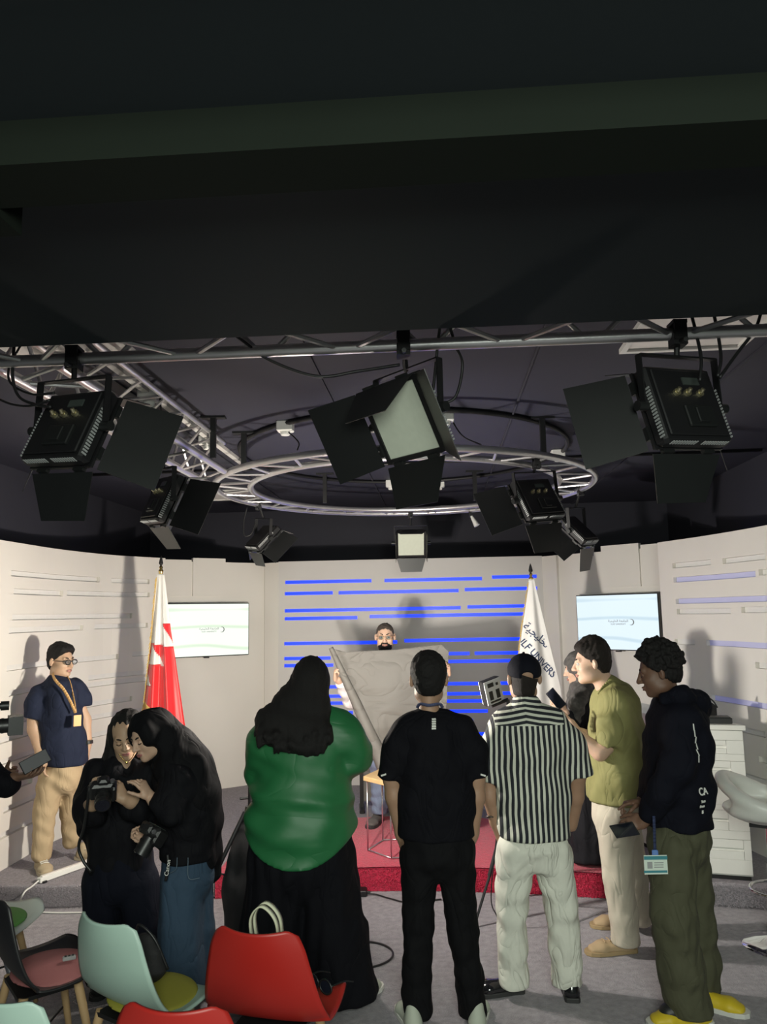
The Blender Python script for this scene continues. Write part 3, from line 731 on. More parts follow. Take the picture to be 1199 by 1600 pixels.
def television(a, b, t, z, w, h, label, m):
    a = Vector(room(*a)); b = Vector(room(*b)); x = (b-a).normalized(); n = Vector((x.y, -x.x, 0)); c = a.lerp(b, t) + n*0.075
    root = thing('wall_television', label, 'television', (c.x, c.y, z-h/2), math.atan2(x.y, x.x), 'televisions on the set wall')
    MB().box((0, .0, h/2), (w, .04, h), ch=.004).build('bezel', m_bezel, root)
    MB().box((0, -.021, h/2), (w-.018, .004, h-.020)).build('screen', m, root)
    MB().box((0, .045, h/2), (.3, .05, .25)).build('wall_mount', m_bezel, root)
    MB().box((0, -.008, -.008), (.06, .02, .012), ch=.002).build('sensor_foot', m_bezel, root)
    T = Matrix.Translation((0.02, -.0245, h/2)) @ Matrix.Rotation(PI/2, 4, 'X')
    text_mesh('logo_text', AR, .034, m_logo, root, Matrix.Translation((-.0, 0, .012)) @ T, .0005)
    text_mesh('logo_text', 'GULF UNIVERSITY', .021, m_logo, root, Matrix.Translation((0, 0, -.02)) @ T, .0005)
    cr = MB(); 
    for i in range(14):
        an0, an1 = -2.2+i*.3, -2.2+(i+1)*.3
        def q(an, r): return (0.165+r*math.cos(an), -.0245, h/2+r*math.sin(an))
        f = lambda an: .030-.010*math.sin((an+2.2)/4.2*PI)
        cr.add([q(an0, .031), q(an1, .031), q(an1, f(an1)), q(an0, f(an0))], [(0, 1, 2, 3)])
    cr.build('logo_crescent', m_logo, root, solid=.0005)
    return root
def on_line(px, A, B):
    d = ray(px, 980); a = room(*A); b = room(*B); ex, ey = b.x-a.x, b.y-a.y
    den = d.x*ey-d.y*ex; t = (a.x*ey-a.y*ex)/den; k = (a.x*d.y-a.y*d.x)/den; return k, t*d.y
k, Yt = on_line(326, *LW); television(*LW, k-.04, at(326, 984, Yt-.08).z, .97, .575, 'wall screen with pale green tinted picture beside the red flag', screen_mat('screen_left', (.80, .86, .76), (.60, .72, .56), 1.25))
k, Yt = on_line(972, *RW); television(*RW, k, at(972, 972, Yt-.08).z, .92, .56, 'wall screen with pale blue tinted picture beside the white flag', screen_mat('screen_right', (.66, .78, .84), (.50, .64, .72), 1.2))

# ------------------------------------------------------------------ flags
m_gold = mat('gold_metal', (0.75, 0.55, 0.2), 0.25, 1.0)
m_fringe = mat('gold_fringe', (0.62, 0.42, 0.13), 0.7, noise=.3, nscale=90)
m_fwhite = mat('flag_white_satin', (0.80, 0.78, 0.75), 0.45, sheen=.3, noise=.02)
m_fred = mat('flag_red_satin', (0.72, 0.02, 0.025), 0.45, sheen=.3, noise=.04)
m_polew = mat('pole_wood_dark', (0.05, 0.035, 0.025), 0.35)
m_ink = mat('flag_navy_ink', (0.03, 0.05, 0.12), 0.7)
def inpoly(x, y, P):
    c = False; j = len(P)-1
    for i in range(len(P)):
        if (P[i][1] > y) != (P[j][1] > y) and x < (P[j][0]-P[i][0])*(y-P[i][1])/(P[j][1]-P[i][1])+P[i][0]: c = not c
        j = i
    return c
def flag(label, Y, tip, lefte, righte, ybot, redtest, fringe_l, pleats, shift=0.0):
    """lefte/righte: silhouette edges as (px,py) lists at distance Y; converted to metres about the pole"""
    pb = at(tip[0], tip[1], Y); root = thing('flag_on_pole', label, 'flag', (pb.x+shift, Y, RZ), 0, 'flags beside the speaker')
    O = root.location
    ht = pb.z - RZ
    pole = MB().cyl((-shift*.9, .015, .03), (-shift, .0, ht-.19), .013, n=12).build('pole', m_polew, root, smooth=True, auto=40)
    MB().lathe([(.17, 0), (.17, .012), (.12, .03), (.03, .04), (.025, .10), (.018, .12)], 28).build('base', m_gold, root, smooth=True, auto=30)
    MB().lathe([(.016, ht-.20), (.020, ht-.19), (.012, ht-.175), (.020, ht-.15), (.022, ht-.135), (.012, ht-.12), (.017, ht-.105), (.008, ht-.09)], 16, (-shift, 0, 0)).build('collar', m_gold, root, smooth=True)
    MB().lathe([(.008, ht-.09), (.020, ht-.07), (.012, ht-.03), (.001, ht)], 8, (-shift, 0, 0)).build('spear_tip', m_blk, root)
    def edge(E, y):
        for (x0, y0), (x1, y1) in zip(E, E[1:]):
            if y0 <= y <= y1: return x0+(x1-x0)*(y-y0)/(y1-y0)
        return E[-1][0]
    y0 = lefte[0][1]; NU, NV = 90, 110
    def cy(s, t): return -.02-.10*t*(.35+.65*math.sin(PI*s)) + .030*min(1, t*2.2)*math.sin(2*PI*pleats*s+.8+1.2*t) + .012*math.sin(2*PI*(pleats*2.3)*s+2*t)*t
    def pt(s, t):
        y = y0+(ybot-y0)*t; xl, xr = edge(lefte, y), edge(righte, y); p = at(xl+(xr-xl)*s, y, Y); return Vector((p.x-O.x, cy(s, t), p.z-O.z))
    def spx(s, t):
        y = y0+(ybot-y0)*t; xl, xr = edge(lefte, y), edge(righte, y); return xl+(xr-xl)*s, y
    mw, mr = MB(), MB()
    for j in range(NV):
        for i in range(NU):
            q = [pt(i/NU, j/NV), pt((i+1)/NU, j/NV), pt((i+1)/NU, (j+1)/NV), pt(i/NU, (j+1)/NV)]
            x, y = spx((i+.5)/NU, (j+.5)/NV); (mr if redtest(x, y) else mw).add(q, [(0, 1, 2, 3)])
    cl = mw.build('cloth', m_fwhite, root, smooth=True, solid=.002); cl['label'] = 'white satin cloth'
    if mr.v: r_ = mr.build('cloth', m_fred, root, smooth=True, solid=.002); r_['label'] = 'red satin cloth with saw-tooth edge'
    fr_ = MB()
    for (s0, t0, s1, t1, n, L) in fringe_l:
        for i in range(n):
            f = i/n; p = pt(s0+(s1-s0)*f, t0+(t1-t0)*f); p2 = p + Vector((random.uniform(-.006, .006)-.012*(s0 == s1), -.008, -L*random.uniform(.7, 1.1)))
            fr_.add([p+Vector((-.004, -.006, .004)), p+Vector((.004, -.006, .004)), p2+Vector((.002, 0, 0)), p2-Vector((.002, 0, 0))], [(0, 1, 2, 3)])
    f_ = fr_.build('fringe', m_fringe, root, solid=.002); f_['kind'] = 'stuff'
    return root, pt, spx, cy
W1 = [(233, 1037), (260, 1039.5), (239.5, 1005)]; W2 = [(229, 1050), (240, 1069.5), (229, 1069.5)]; W0 = [(225, 1080), (262, 1105), (225, 1110)]
def red1(x, y):
    if inpoly(x, y, [(256, 974), (275, 974), (275, 1012)]): return True
    if y < 1004.6+(x-239)*.2: return False
    return not (inpoly(x, y, W1) or inpoly(x, y, W2))
flag('red and white serrated national flag with gold fringe by the left screen', 6.85, (252, 868), [(247, 897), (238, 990), (226, 1100), (214, 1200)], [(258, 897), (268, 985), (288, 1115), (302, 1200)], 1200, red1,
     [(0, .02, 0, .70, 90, .035), (.02, .66, .62, .73, 60, .05), (.0, 1, 1, 1, 60, .04)], 2.2, shift=.0)
_, fpt, fspx, _ = flag('white university flag with navy lettering between centre wall and right screen', 7.05, (829, 880), [(826, 905), (818, 960), (812, 1005), (806, 1080), (800, 1200)], [(834, 905), (853, 985), (874, 1070), (890, 1200)], 1200, lambda x, y: False,
     [(0, .02, 0, .85, 90, .03), (0, 1, 1, 1, 60, .04)], 1.3)
# lettering follows the cloth
def flag_text(body, size_px, px, py, ang, bold, xs):
    fo = [o for o in bpy.data.objects if o.name.startswith('flag_on_pole')][-1]
    tmp = text_mesh('lettering', body, size_px, m_ink, fo, Matrix.Identity(4), 0.0, 'LEFT', bold); me = tmp.data
    bm = bmesh.new(); bm.from_mesh(me)
    bmesh.ops.triangulate(bm, faces=bm.faces); bmesh.ops.subdivide_edges(bm, edges=bm.edges, cuts=1)
    LE = [(826, 905), (818, 960), (812, 1005), (806, 1080), (800, 1200)]; RE = [(834, 905), (853, 985), (874, 1070), (890, 1200)]
    def edge(E, y):
        for (x0, y0), (x1, y1) in zip(E, E[1:]):
            if y0 <= y <= y1: return x0+(x1-x0)*(y-y0)/(y1-y0)
        return E[-1][0]
    ca, sa = math.cos(ang), math.sin(ang); kill = []
    for v in bm.verts:
        v.co.x *= xs
        X = px+v.co.x*ca+v.co.y*sa; Yp = py+v.co.x*sa-v.co.y*ca
        t = (Yp-905)/295; s = (X-edge(LE, Yp))/(edge(RE, Yp)-edge(LE, Yp))
        if not (0.015 < s < .985) or not (0 < t < 1): kill.append(v)
        v.co = fpt(min(max(s, 0), 1), min(max(t, 0), 1)) + Vector((0, -.006, 0))
    bmesh.ops.delete(bm, geom=kill, context='VERTS'); bm.to_mesh(me); bm.free(); tmp['kind'] = 'stuff'
flag_text('GULF UNIVERSITY', 15.5, 802.5, 988.5, R(47), .25, .90)
flag_text(AR, 17, 819, 976, R(42), .2, .95)

# ------------------------------------------------------------------ speaker's board, paper, table
m_paper = mat('kraft_paper_grey', (0.138, 0.130, 0.118), 0.7, noise=.06, nscale=6, bump=.12, bscale=9)
m_wood = mat('light_oak_veneer', (0.62, 0.42, 0.20), 0.45, noise=.2, nscale=3, stretch=(1, 14, 1), bump=.05)
m_steel = mat('brushed_steel', (0.6, 0.6, 0.62), 0.3, 0.9)
m_chrome = mat('chrome', (0.75, 0.75, 0.77), 0.08, 1.0)
m_glass = mat('bottle_plastic', (0.9, 0.93, 0.95), 0.05, trans=.9)
bo = thing('display_board', 'grey covered display board on black stand behind the speaker', 'display board', (0.13, 7.62, RZ), R(3))
MB().box((0, 0, .58), (.74, .02, 1.00), ch=.004).build('panel', m_paper, bo)
for s in (-1, 1):
    MB().box((s*.385, 0, .56), (.035, .04, 1.12)).build('post', m_blk, bo); MB().box((s*.385, 0, .015), (.05, .3, .03), ch=.006).build('foot', m_blk, bo)
# paper sheet held up: top edge, diagonal rolled edge on the left
YP = 6.72
def sheet():
    top = [(517, 1012), (540, 1019), (575, 1017), (620, 1015), (660, 1010), (690, 1007), (702, 1018)]
    NU, NV = 60, 70; mb = MB()
    def pt(s, t):
        k = s*(len(top)-1); i = min(int(k), len(top)-2); f = k-i
        xt = top[i][0]+(top[i+1][0]-top[i][0])*f; yt = top[i][1]+(top[i+1][1]-top[i][1])*f
        xb = 602+(694-602)*s; yb = 1204+4*math.sin(s*5)
        x = xt+(xb-xt)*t; y = yt+(yb-yt)*t
        p = at(x, y, YP); dy = .02*math.sin(9*s+3*t)*math.sin(PI*t*.9)+.012*math.sin(23*s*t+4*t)+.01*math.sin(17*t+5*s)
        dy += .006*abs(math.sin(6.2*t*PI+s*1.5))-.03*math.exp(-((s-.05)/.06)**2)*(1-t)
        return Vector((p.x, YP+dy, p.z))
    mb.grid(pt, NU, NV); return mb, pt
sh = thing('paper_sheet', 'large sheet of grey wrapping paper held up by the bearded man', 'paper', (0.1, YP, RZ))
mb, spt = sheet(); mb.v = [v-sh.location for v in mb.v]; mb.build('sheet', m_paper, sh, smooth=True, solid=.0015)
rl = MB()                                       # the curled edge
def rollpt(a, t):
    b = spt(0, t); c = spt(0, min(t+.02, 1)); d = (c-spt(0, max(t-.02, 0))).normalized(); r = .022+.055*t
    n = Vector((0, -1, 0)); u = d.cross(n).normalized(); ang = -.6*PI+a*2*PI*1.15
    rr = r*(1-.28*a)
    return b + u*(-r*.2) + (u*math.cos(ang)+n*math.sin(ang))*rr + n*r*.55 - sh.location
rl.grid(lambda a, t: rollpt(a, t), 30, 40); rl.build('rolled_edge', m_paper, sh, smooth=True, solid=.0015)

tb = thing('side_table', 'hexagonal oak topped side table with thin steel wire base', 'table', (0.13, 6.32, RZ+.014), R(8))
hx = [(.33*math.cos(R(60*i)), .30*math.sin(R(60*i))) for i in range(6)]
ZTB = .565
MB().prism(hx, ZTB-.035, ZTB).build('table_top', m_wood, tb, bevel=.004)
hs = [(.30*math.cos(R(60*i)), .27*math.sin(R(60*i))) for i in range(6)]
for i in range(6):
    a, b = hs[i], hs[(i+1) % 6]
    MB().cyl((a[0], a[1], .006), (a[0], a[1], ZTB-.035), .006, n=8).build('leg', m_steel, tb, smooth=True)
    MB().cyl((a[0], a[1], .008), (b[0], b[1], .008), .006, n=8).build('base_bar', m_steel, tb, smooth=True)
p = gz(597, 1232, RZ+.014+ZTB)
bt = thing('water_bottle', 'small clear water bottle standing on the hexagonal table', 'bottle', (-.02, 6.26, RZ+.014+ZTB))
MB().lathe([(.026, 0), (.029, .008), (.027, .03), (.030, .04), (.027, .05), (.030, .06), (.028, .09), (.012, .115), (.012, .125)], 18).build('bottle_body', m_glass, bt, smooth=True)
MB().lathe([(.014, .125), (.014, .140)], 14).build('cap', m_wplastic, bt); MB().lathe([(.0305, .05), (.0305, .08)], 18).build('paper_label', m_vent, bt)

# ------------------------------------------------------------------ tripods and stands
m_tri = mat('tripod_black', (0.015, 0.015, 0.017), 0.35, noise=.1)
m_trig = mat('tripod_grey_metal', (0.22, 0.23, 0.26), 0.3, .8)
def tripod(name, label, cat, loc, h, spread, rot, ylegs=None, tube=.012, group=None, mleg=None):
    t = thing(name, label, cat, loc, rot, group)
    zc = ylegs or h*.55
    MB().cyl((0, 0, zc*.5), (0, 0, h), tube, n=12).build('column', mleg or m_tri, t, smooth=True, auto=40)
    MB().lathe([(tube*2.4, zc-.03), (tube*2.8, zc), (tube*2.4, zc+.03)], 16).build('collar', m_tri, t, smooth=True, auto=40)
    for i in range(3):
        a = 2*PI*i/3; c, s = math.cos(a), math.sin(a)
        l = MB().cyl((c*.03, s*.03, zc), (c*spread*.62, s*spread*.62, zc*.40), tube*1.1, n=10).cyl((c*spread*.5, s*spread*.5, zc*.51), (c*spread, s*spread, .012), tube*.75, n=10).build('leg', mleg or m_tri, t, smooth=True, auto=40)
        MB().sphere((c*spread, s*spread, .012), .016, 10).build('rubber_foot', m_tri, l, smooth=True)
        MB().cyl((0, 0, zc*.5), (c*spread*.42, s*spread*.42, zc*.58), tube*.45, n=6).build('brace', m_tri, t)
    MB().cyl((tube, 0, zc+.08), (tube+.05, 0, zc+.08), .008, n=8).build('lock_knob', m_tri, t)
    return t
lt = tripod('light_stand', 'black tripod stand with small silver video lamp beside striped shirt man', 'light stand', (.83, 5.38, 0), 1.40, .34, R(90), .72)
# its lamp head, angled at the speaker
_ri = Matrix.Rotation(-R(90), 3, 'Z'); c = _ri @ (FILL - Vector((.83, 5.38, 0))); d = _ri @ FILL_D; x = d.cross(Vector((0, 0, 1))).normalized(); zz = x.cross(d)
LM = frame(x, d, zz, c) @ Matrix.Rotation(R(-14), 4, 'Y')
m_lampsil = mat('lamp_silver', (0.60, 0.61, 0.63), 0.5)
m_camb = mat('camera_black', (.014, .014, .015), .4, noise=.15, nscale=60)
m_lampglow = mat('lamp_led_face', (1, 1, 1), .4, emit=(1, .97, .9), estr=14)
hd = MB().box((0, 0, 0), (.15, .055, .17), LM, ch=.006).build('lamp_housing', m_camb, lt); MB().box((0, -.0275, 0), (.142, .006, .162), LM, ch=.002).build('back_plate', m_lampsil, hd)
MB().box((0, .030, 0), (.135, .006, .155), LM).build('led_face', m_lampglow, lt)
for i, (a, b, w, h) in enumerate(((-.02, .05, .05, .028), (.035, .045, .018, .018), (-.03, -.02, .03, .06), (.03, -.02, .03, .06), (.0, -.065, .09, .012))):
    MB().box((a, -.032, b), (w, .006, h), LM, ch=.001).build('control_panel', m_blk, hd)
MB().cyl(c+Vector((0, 0, -.10)), Vector((0, 0, 1.40)), .012, n=10).build('lamp_bracket', m_tri, lt)

ks = tripod('light_stand', 'light stand with small bulb and LED heads hidden behind woman in green', 'light stand', (KEY.x, KEY.y, 0), KEY.z-.10, .26, R(30), .75)
m_globe = mat('globe_glass', (1, 1, 1), .4, emit=(1, .9, .78), estr=5)
MB().lathe([(.02, KEY.z-.13), (.035, KEY.z-.11), (.035, KEY.z-.07), (.02, KEY.z-.055)], 16).build('lamp_holder', m_blk, ks)
_rk = Matrix.Rotation(-R(30), 3, 'Z')
for h_, d_ in KEY_HEADS:
    h_ = _rk @ h_; d_ = _rk @ d_
    x_ = d_.cross(Vector((0, 0, 1))).normalized(); Mk = frame(x_, d_, x_.cross(d_), h_ + Vector((0, 0, KEY.z)))
    MB().box((0, 0, 0), (.115, .026, .115), Mk, ch=.005).build('led_head', m_blk, ks); MB().box((0, .014, 0), (.105, .004, .105), Mk).build('led_face', m_globe, ks)
MB().sphere((0, -.01, KEY.z+.12), .03, 14).build('bulb', m_globe, ks, smooth=True); MB().cyl((0, -.01, KEY.z-.06), (0, -.01, KEY.z+.10), .012, n=10).build('bulb_holder', m_blk, ks)
ct = tripod('camera_tripod', 'black tripod standing left of the woman in green with cloth over it', 'tripod', (-.86, 4.95, 0), 1.22, .46, R(205), .8)
S_ = SDF((-.35, -.35, -.05), (.35, .35, .85), .014)
S_.chain([(0, 0, .70), (-.03, 0, .56), (-.05, .0, .36), (-.02, 0, .08)], [(.07, .06), (.15, .11), (.21, .15), (.16, .12)], k=.05)
S_.warp(folds(3, 6, .010, (.08, .16), (1, 1, .15))); S_.half((0, 0, .02), (0, 0, -1))
S_.mesh('cloth_cover', mat('black_cloth_cover', (.008, .008, .01), .9, bump=.1), ct)

vt = tripod('camera_tripod', 'grey legged video tripod at the left edge carrying the camcorder', 'tripod', (-1.95, 3.72, 0), 1.40, .42, R(-10), .98, .014, mleg=m_trig)
cam = thing('camcorder', 'black video camcorder with lens hood at the left picture edge', 'camera', (-1.95, 3.72, 1.41), R(-62))
cam.scale = (.72, .72, .72)
m_camb = mat('camera_black', (.014, .014, .015), .4, noise=.15, nscale=60)
m_lens = mat('lens_glass', (.01, .012, .02), .05, coat=1)
CM = Matrix.Translation((0, 0, .03))
MB().box((0, -.05, .09), (.12, .26, .12), CM, ch=.012).build('camera_body', m_camb, cam)
MB().cyl((0, .08, .09), (0, .20, .09), .045, .048, n=20, M=CM).build('lens_barrel', m_camb, cam, smooth=True, auto=40)
for i in range(3): MB().cyl((0, .10+.03*i, .09), (0, .115+.03*i, .09), .050, n=20, M=CM).build('lens_ring', m_blk2, cam, smooth=True, auto=40)
hdm = MB()
for (cx, cz, w, h) in ((0, .145, .14, .008), (0, .035, .14, .008), (-.07, .09, .008, .118), (.07, .09, .008, .118)): hdm.box((cx, .245, cz), (w, .09, h), CM)
hdm.build('lens_hood', m_camb, cam); MB().cyl((0, .20, .09), (0, .205, .09), .044, n=20, M=CM).build('lens_glass', m_lens, cam)
MB().tube(bez([(0, -.15, .15), (0, -.12, .20), (0, .04, .205), (0, .08, .17)]), .014, 8, CM).build('top_handle', m_camb, cam, smooth=True)
MB().cyl((0.05, -.02, .225), (.05, .15, .225), .020, n=14, M=CM).build('microphone', m_camb, cam, smooth=True, auto=40)
MB().cyl((0.05, .15, .225), (.05, .20, .225), .030, n=14, M=CM).build('mic_foam', m_blk2, cam, smooth=True, auto=40)
MB().box((0, 0, 0), (.07, .12, .06)).build('tripod_plate', m_tri, cam)

# ------------------------------------------------------------------ batten, desk and what lies on it
p0, p1 = gz(60, 1381, RZ), gz(141, 1352, RZ); dv = p1-p0
bt_ = thing('led_batten', 'white linear light batten lying on the stage step before standing man', 'batten', (p0+p1)/2, math.atan2(dv.y, dv.x))
L = dv.length
MB().box((0, 0, .022), (L, .045, .036), ch=.005).build('housing', m_wplastic, bt_); MB().box((0, 0, .043), (L-.04, .028, .008), ch=.002).build('diffuser', m_troff, bt_)
for s in (-1, 1): MB().box((s*(L/2-.03), 0, .008), (.03, .07, .014)).build('foot', m_blk, bt_)
cable([p0+Vector((0, 0, .02)), gz(50, 1385, RZ+.01), gz(40, 1392, RZ+.008), gz(34, 1402, .12), gz(33, 1412, .02), gz(60, 1425, .008), gz(150, 1425, .008), gz(205, 1418, .008)], .006, 'white power cable trailing from the light batten over the step', m=m_wplastic)

m_desk = mat('desk_white_laminate', (0.70, 0.70, 0.66), 0.4, noise=.02)
dk = thing('presenter_desk', 'tall white presenter desk with slotted front beside the right wall', 'desk', (2.2, 6.1, RZ))
O = dk.location
DP = [(2.13, 5.60), (2.47, 5.50), (2.36, 6.25), (2.22, 6.85), (1.86, 6.75), (2.02, 6.25)]
DPl = [(a-O.x, b-O.y) for a, b in DP]; DZ = 1.035
fa, fb = Vector((DPl[0][0], DPl[0][1], 0)), Vector((DPl[1][0], DPl[1][1], 0)); fx = (fb-fa).normalized(); fn = Vector((fx.y, -fx.x, 0)); FWid = (fb-fa).length
MB().prism([DPl[0], DPl[1]] + DPl[2:], .03, DZ-.035).build('body', m_desk, dk)
MB().prism([(a*1.0+(.012 if a > 0 else -.012), b+(-.03 if i < 2 else .01)) for i, (a, b) in enumerate(DPl)], DZ-.035, DZ).build('desk_top', m_desk, dk, bevel=.004)
MB().prism([(a*.97, b*.98) for a, b in DPl], 0, .03).build('plinth', m_blk, dk)
# slotted front boards
FM = frame(fx, -fn*-1, Vector((0, 0, 1)), fa)
FM = frame(fx, -fn, Vector((0, 0, 1)), fa)
zz_ = [.04, .14, .27, .33, .46, .50, .63, .68, .79, .84, .93, DZ-.037]
sl_ = {1: (.02, FWid-.05), 3: (.0, .22), 5: (.0, .10), 7: (.0, .26), 9: (.10, .24)}
for i in range(0, len(zz_)-1):
    z0, z1 = zz_[i], zz_[i+1]
    if i % 2 == 0: MB().box((FWid/2, -.009, (z0+z1)/2), (FWid-.004, .018, z1-z0-.003), FM, ch=.002).build('front_board', m_desk, dk)
    else:
        a, b = sl_.get(i, (.1, .25)); mid = (z0+z1)/2; hh = .011
        g = MB()
        if a > .01: g.box((a/2, -.009, mid), (a, .018, z1-z0), FM)
        g.box(((b+FWid)/2, -.009, mid), (FWid-b-.004, .018, z1-z0), FM)
        g.box(((a+b)/2, -.009, (mid+hh+z1)/2), (b-a, .018, z1-mid-hh), FM); g.box(((a+b)/2, -.009, (z0+mid-hh)/2), (b-a, .018, mid-hh-z0), FM)
        g.build('front_board', m_desk, dk)
cb = thing('camera_bag', 'black camera bag with strap on the white desk', 'bag', (2.36, 5.86, RZ+DZ), R(20))
MB().box((0, 0, .055), (.16, .12, .11), ch=.02).build('bag_body', mat('black_nylon', (.012, .012, .013), .8, bump=.2, bscale=150), cb)
MB().tube(bez([(-.03, -.02, .10), (-.02, -.04, .16), (.04, -.05, .13), (.07, -.06, .08)]), .006, 6).build('strap', m_camb, cb, smooth=True)
MB().box((0, -.062, .05), (.11, .012, .07), ch=.004).build('pocket', MATS['black_nylon'], cb)
bx = thing('recorder_box', 'flat black recorder box at the front corner of the white desk', 'box', (2.36, 5.63, RZ+DZ), R(-12))
MB().box((0, 0, .02), (.17, .12, .04), ch=.004).build('case', m_camb, bx); MB().box((0, 0, .0425), (.15, .10, .005)).build('lid', m_blk2, bx)

# ------------------------------------------------------------------ bar stool
m_leather = mat('white_leatherette', (0.74, 0.74, 0.70), 0.38, noise=.04, nscale=8, bump=.06, bscale=90)
stl = thing('bar_stool', 'white bucket bar stool on chrome column at the right edge', 'stool', (2.30, 4.86, 0), R(60))
MB().lathe([(.20, 0), (.205, .006), (.19, .018), (.12, .035), (.05, .055), (.032, .075)], 36).build('base_disc', m_chrome, stl, smooth=True, auto=50)
MB().cyl((0, 0, .06), (0, 0, .46), .030, n=20).build('column', m_chrome, stl, smooth=True, auto=40); MB().cyl((0, 0, .45), (0, 0, .70), .022, n=20).build('gas_lift', m_chrome, stl, smooth=True, auto=40)
MB().tube([(.16*math.cos(2*PI*i/36), .16*math.sin(2*PI*i/36)-.03, .32) for i in range(36)], .010, 8, closed=True).build('foot_ring', m_chrome, stl, smooth=True)
MB().box((0, -.08, .32), (.03, .13, .02)).build('ring_bracket', m_chrome, stl); MB().box((0, 0, .70), (.2, .2, .02)).build('seat_plate', m_blk, stl)
MB().tube(bez([(0, 0, .685), (.16, -.06, .67), (.24, -.10, .655)]), .007, 8).build('height_lever', m_blk, stl, smooth=True)
S_ = SDF((-.32, -.32, .66), (.32, .34, 1.06), .010)
S_.ell((0, .02, .80), (.25, .24, .10), k=0); S_.half((0, 0, .80), (0, 0, 1), .02)
for i in range(25):                                  # wrap-around back rim, open at the front
    a0 = R(-25)+R(230)*i/25; a1 = R(-25)+R(230)*(i+1)/25
    def rp(a): f = .5-.5*math.cos((a-R(-25))/R(230)*2*PI); return (.235*math.cos(a), .02+.225*math.sin(a), .80+.02*(1-f)+.145*f), .028+.006*f
    (A_, r0_), (B_, r1_) = rp(a0), rp(a1); S_.cone(A_, B_, r0_, r1_, k=.03)
    if i < 7 or i > 17: S_.cone((A_[0]*.99, A_[1], .79), B_, .026, r1_, k=.03)
S_.ell((0, -.02, .865), (.185, .17, .07), k=.02, op='s')
S_.mesh('seat_shell', m_leather, stl, 2)

# ------------------------------------------------------------------ shell chairs
m_leg = mat('beech_leg', (0.50, 0.33, 0.17), 0.5, noise=.15, nscale=6, stretch=(1, 1, .2))
PROF = [(-.235, .835), (-.225, .77), (-.205, .69), (-.175, .60), (-.135, .53), (-.075, .475), (0, .452), (.09, .448), (.17, .455), (.215, .452), (.235, .437)]
HW = [.162, .186, .207, .228, .243, .250, .250, .246, .238, .222, .198]
def prof(t):
    k = t*(len(PROF)-1); i = min(int(k), len(PROF)-2); f = k-i; f2 = f
    P = [PROF[max(i-1, 0)], PROF[i], PROF[i+1], PROF[min(i+2, len(PROF)-1)]]; Wd = [HW[max(i-1, 0)], HW[i], HW[i+1], HW[min(i+2, len(HW)-1)]]
    def cr(a, b, c, d): return .5*((2*b)+(c-a)*f+(2*a-5*b+4*c-d)*f*f+(3*b-a-3*c+d)*f**3)
    return cr(*[q[0] for q in P]), cr(*[q[1] for q in P]), cr(*Wd)
def shell_pt(a, t):
    u = 2*a-1; y, z, w = prof(t); bk = max(0, 1-t*2.0); se = max(0, min(1, (t-.35)*2.2))
    x = w*u; y += bk*.055*u*u*1.0; z += se*.055*abs(u)**2.6*(1-max(0, t-.8)*3)
    z += bk*(.012*u*u - .03*max(0, abs(u)-.8)/.2*(max(0, .12-t)/.12)); y += (.04*u*u if t < .5 else 0)*max(0, .5-abs(t-.35))*1
    return Vector((x, y, z))
def shell_chair(label, loc, yaw, m, cushion=None):
    t = thing('shell_chair', label, 'chair', loc, yaw, 'moulded shell chairs in the audience')
    MB().grid(shell_pt, 24, 44).build('seat_shell', m, t, smooth=True, solid=.010)
    if cushion:
        cu = SDF((-.24, -.16, .43), (.24, .24, .53), .010); cu.ell((0, .05, .472), (.195, .175, .026), k=0); cu.mesh('cushion', cushion, t, 1)
    for sx in (-1, 1):
        for sy, y0 in ((-1, -.10), (1, .12)):
            MB().cyl((sx*.13, y0, .435), (sx*.205, y0+sy*.085, 0.0), .020, .012, n=12).build('leg', m_leg, t, smooth=True, auto=40)
    MB().box((0, .01, .428), (.27, .26, .016)).build('under_frame', m_blk, t)
    MB().cyl((-.17, -.13, .22), (.17, .15, .22), .005, n=6).build('brace_wire', m_blk, t); MB().cyl((.17, -.13, .22), (-.17, .15, .22), .005, n=6).build('brace_wire', m_blk, t)
    return t
m_cred = mat('red_plastic', (0.40, 0.019, 0.014), 0.42, noise=.02, bump=.03, bscale=300)
m_cmint = mat('mint_plastic', (0.40, 0.55, 0.48), 0.45, noise=.02, bump=.03, bscale=300)
m_cblack = mat('black_plastic', (0.012, 0.012, 0.014), 0.4)
m_cwhite = mat('white_chair_plastic', (0.72, 0.74, 0.68), 0.42)
m_pink = mat('dusty_pink_pad', (0.36, 0.13, 0.13), 0.8, bump=.05)
m_olive = mat('olive_yellow_pad', (0.30, 0.28, 0.035), 0.8, bump=.05)
m_greenpad = mat('green_pad', (0.16, 0.42, 0.10), 0.7)
def place(px, py, zt, yaw):
    p = gz(px, py, zt); back = Vector((math.sin(yaw)*.235, -math.cos(yaw)*.235, 0)); return Vector((p.x, p.y, 0)) - back
shell_chair('bright red shell chair with a pale handled bag on it', place(392, 1462, .83, R(-14)), R(-14), m_cred)
shell_chair('pale mint shell chair with olive cushion beside the red one', place(150, 1444, .83, R(-33)), R(-33), m_cmint, m_olive)
shell_chair('black shell chair with dusty pink cushion at the left edge', place(-22, 1402, .83, R(-52)), R(-52), m_cblack, m_pink)
shell_chair('white shell chair with green pad behind the black chair', (-2.10, 4.16, 0), R(-95), m_cwhite, m_greenpad)
shell_chair('red shell chair cut off by the bottom picture edge', place(262, 1585, .83, R(-8)), R(-8), m_cred)
shell_chair('mint shell chair barely showing in bottom left corner', place(-20, 1570, .83, R(-20)), R(-20), m_cmint)

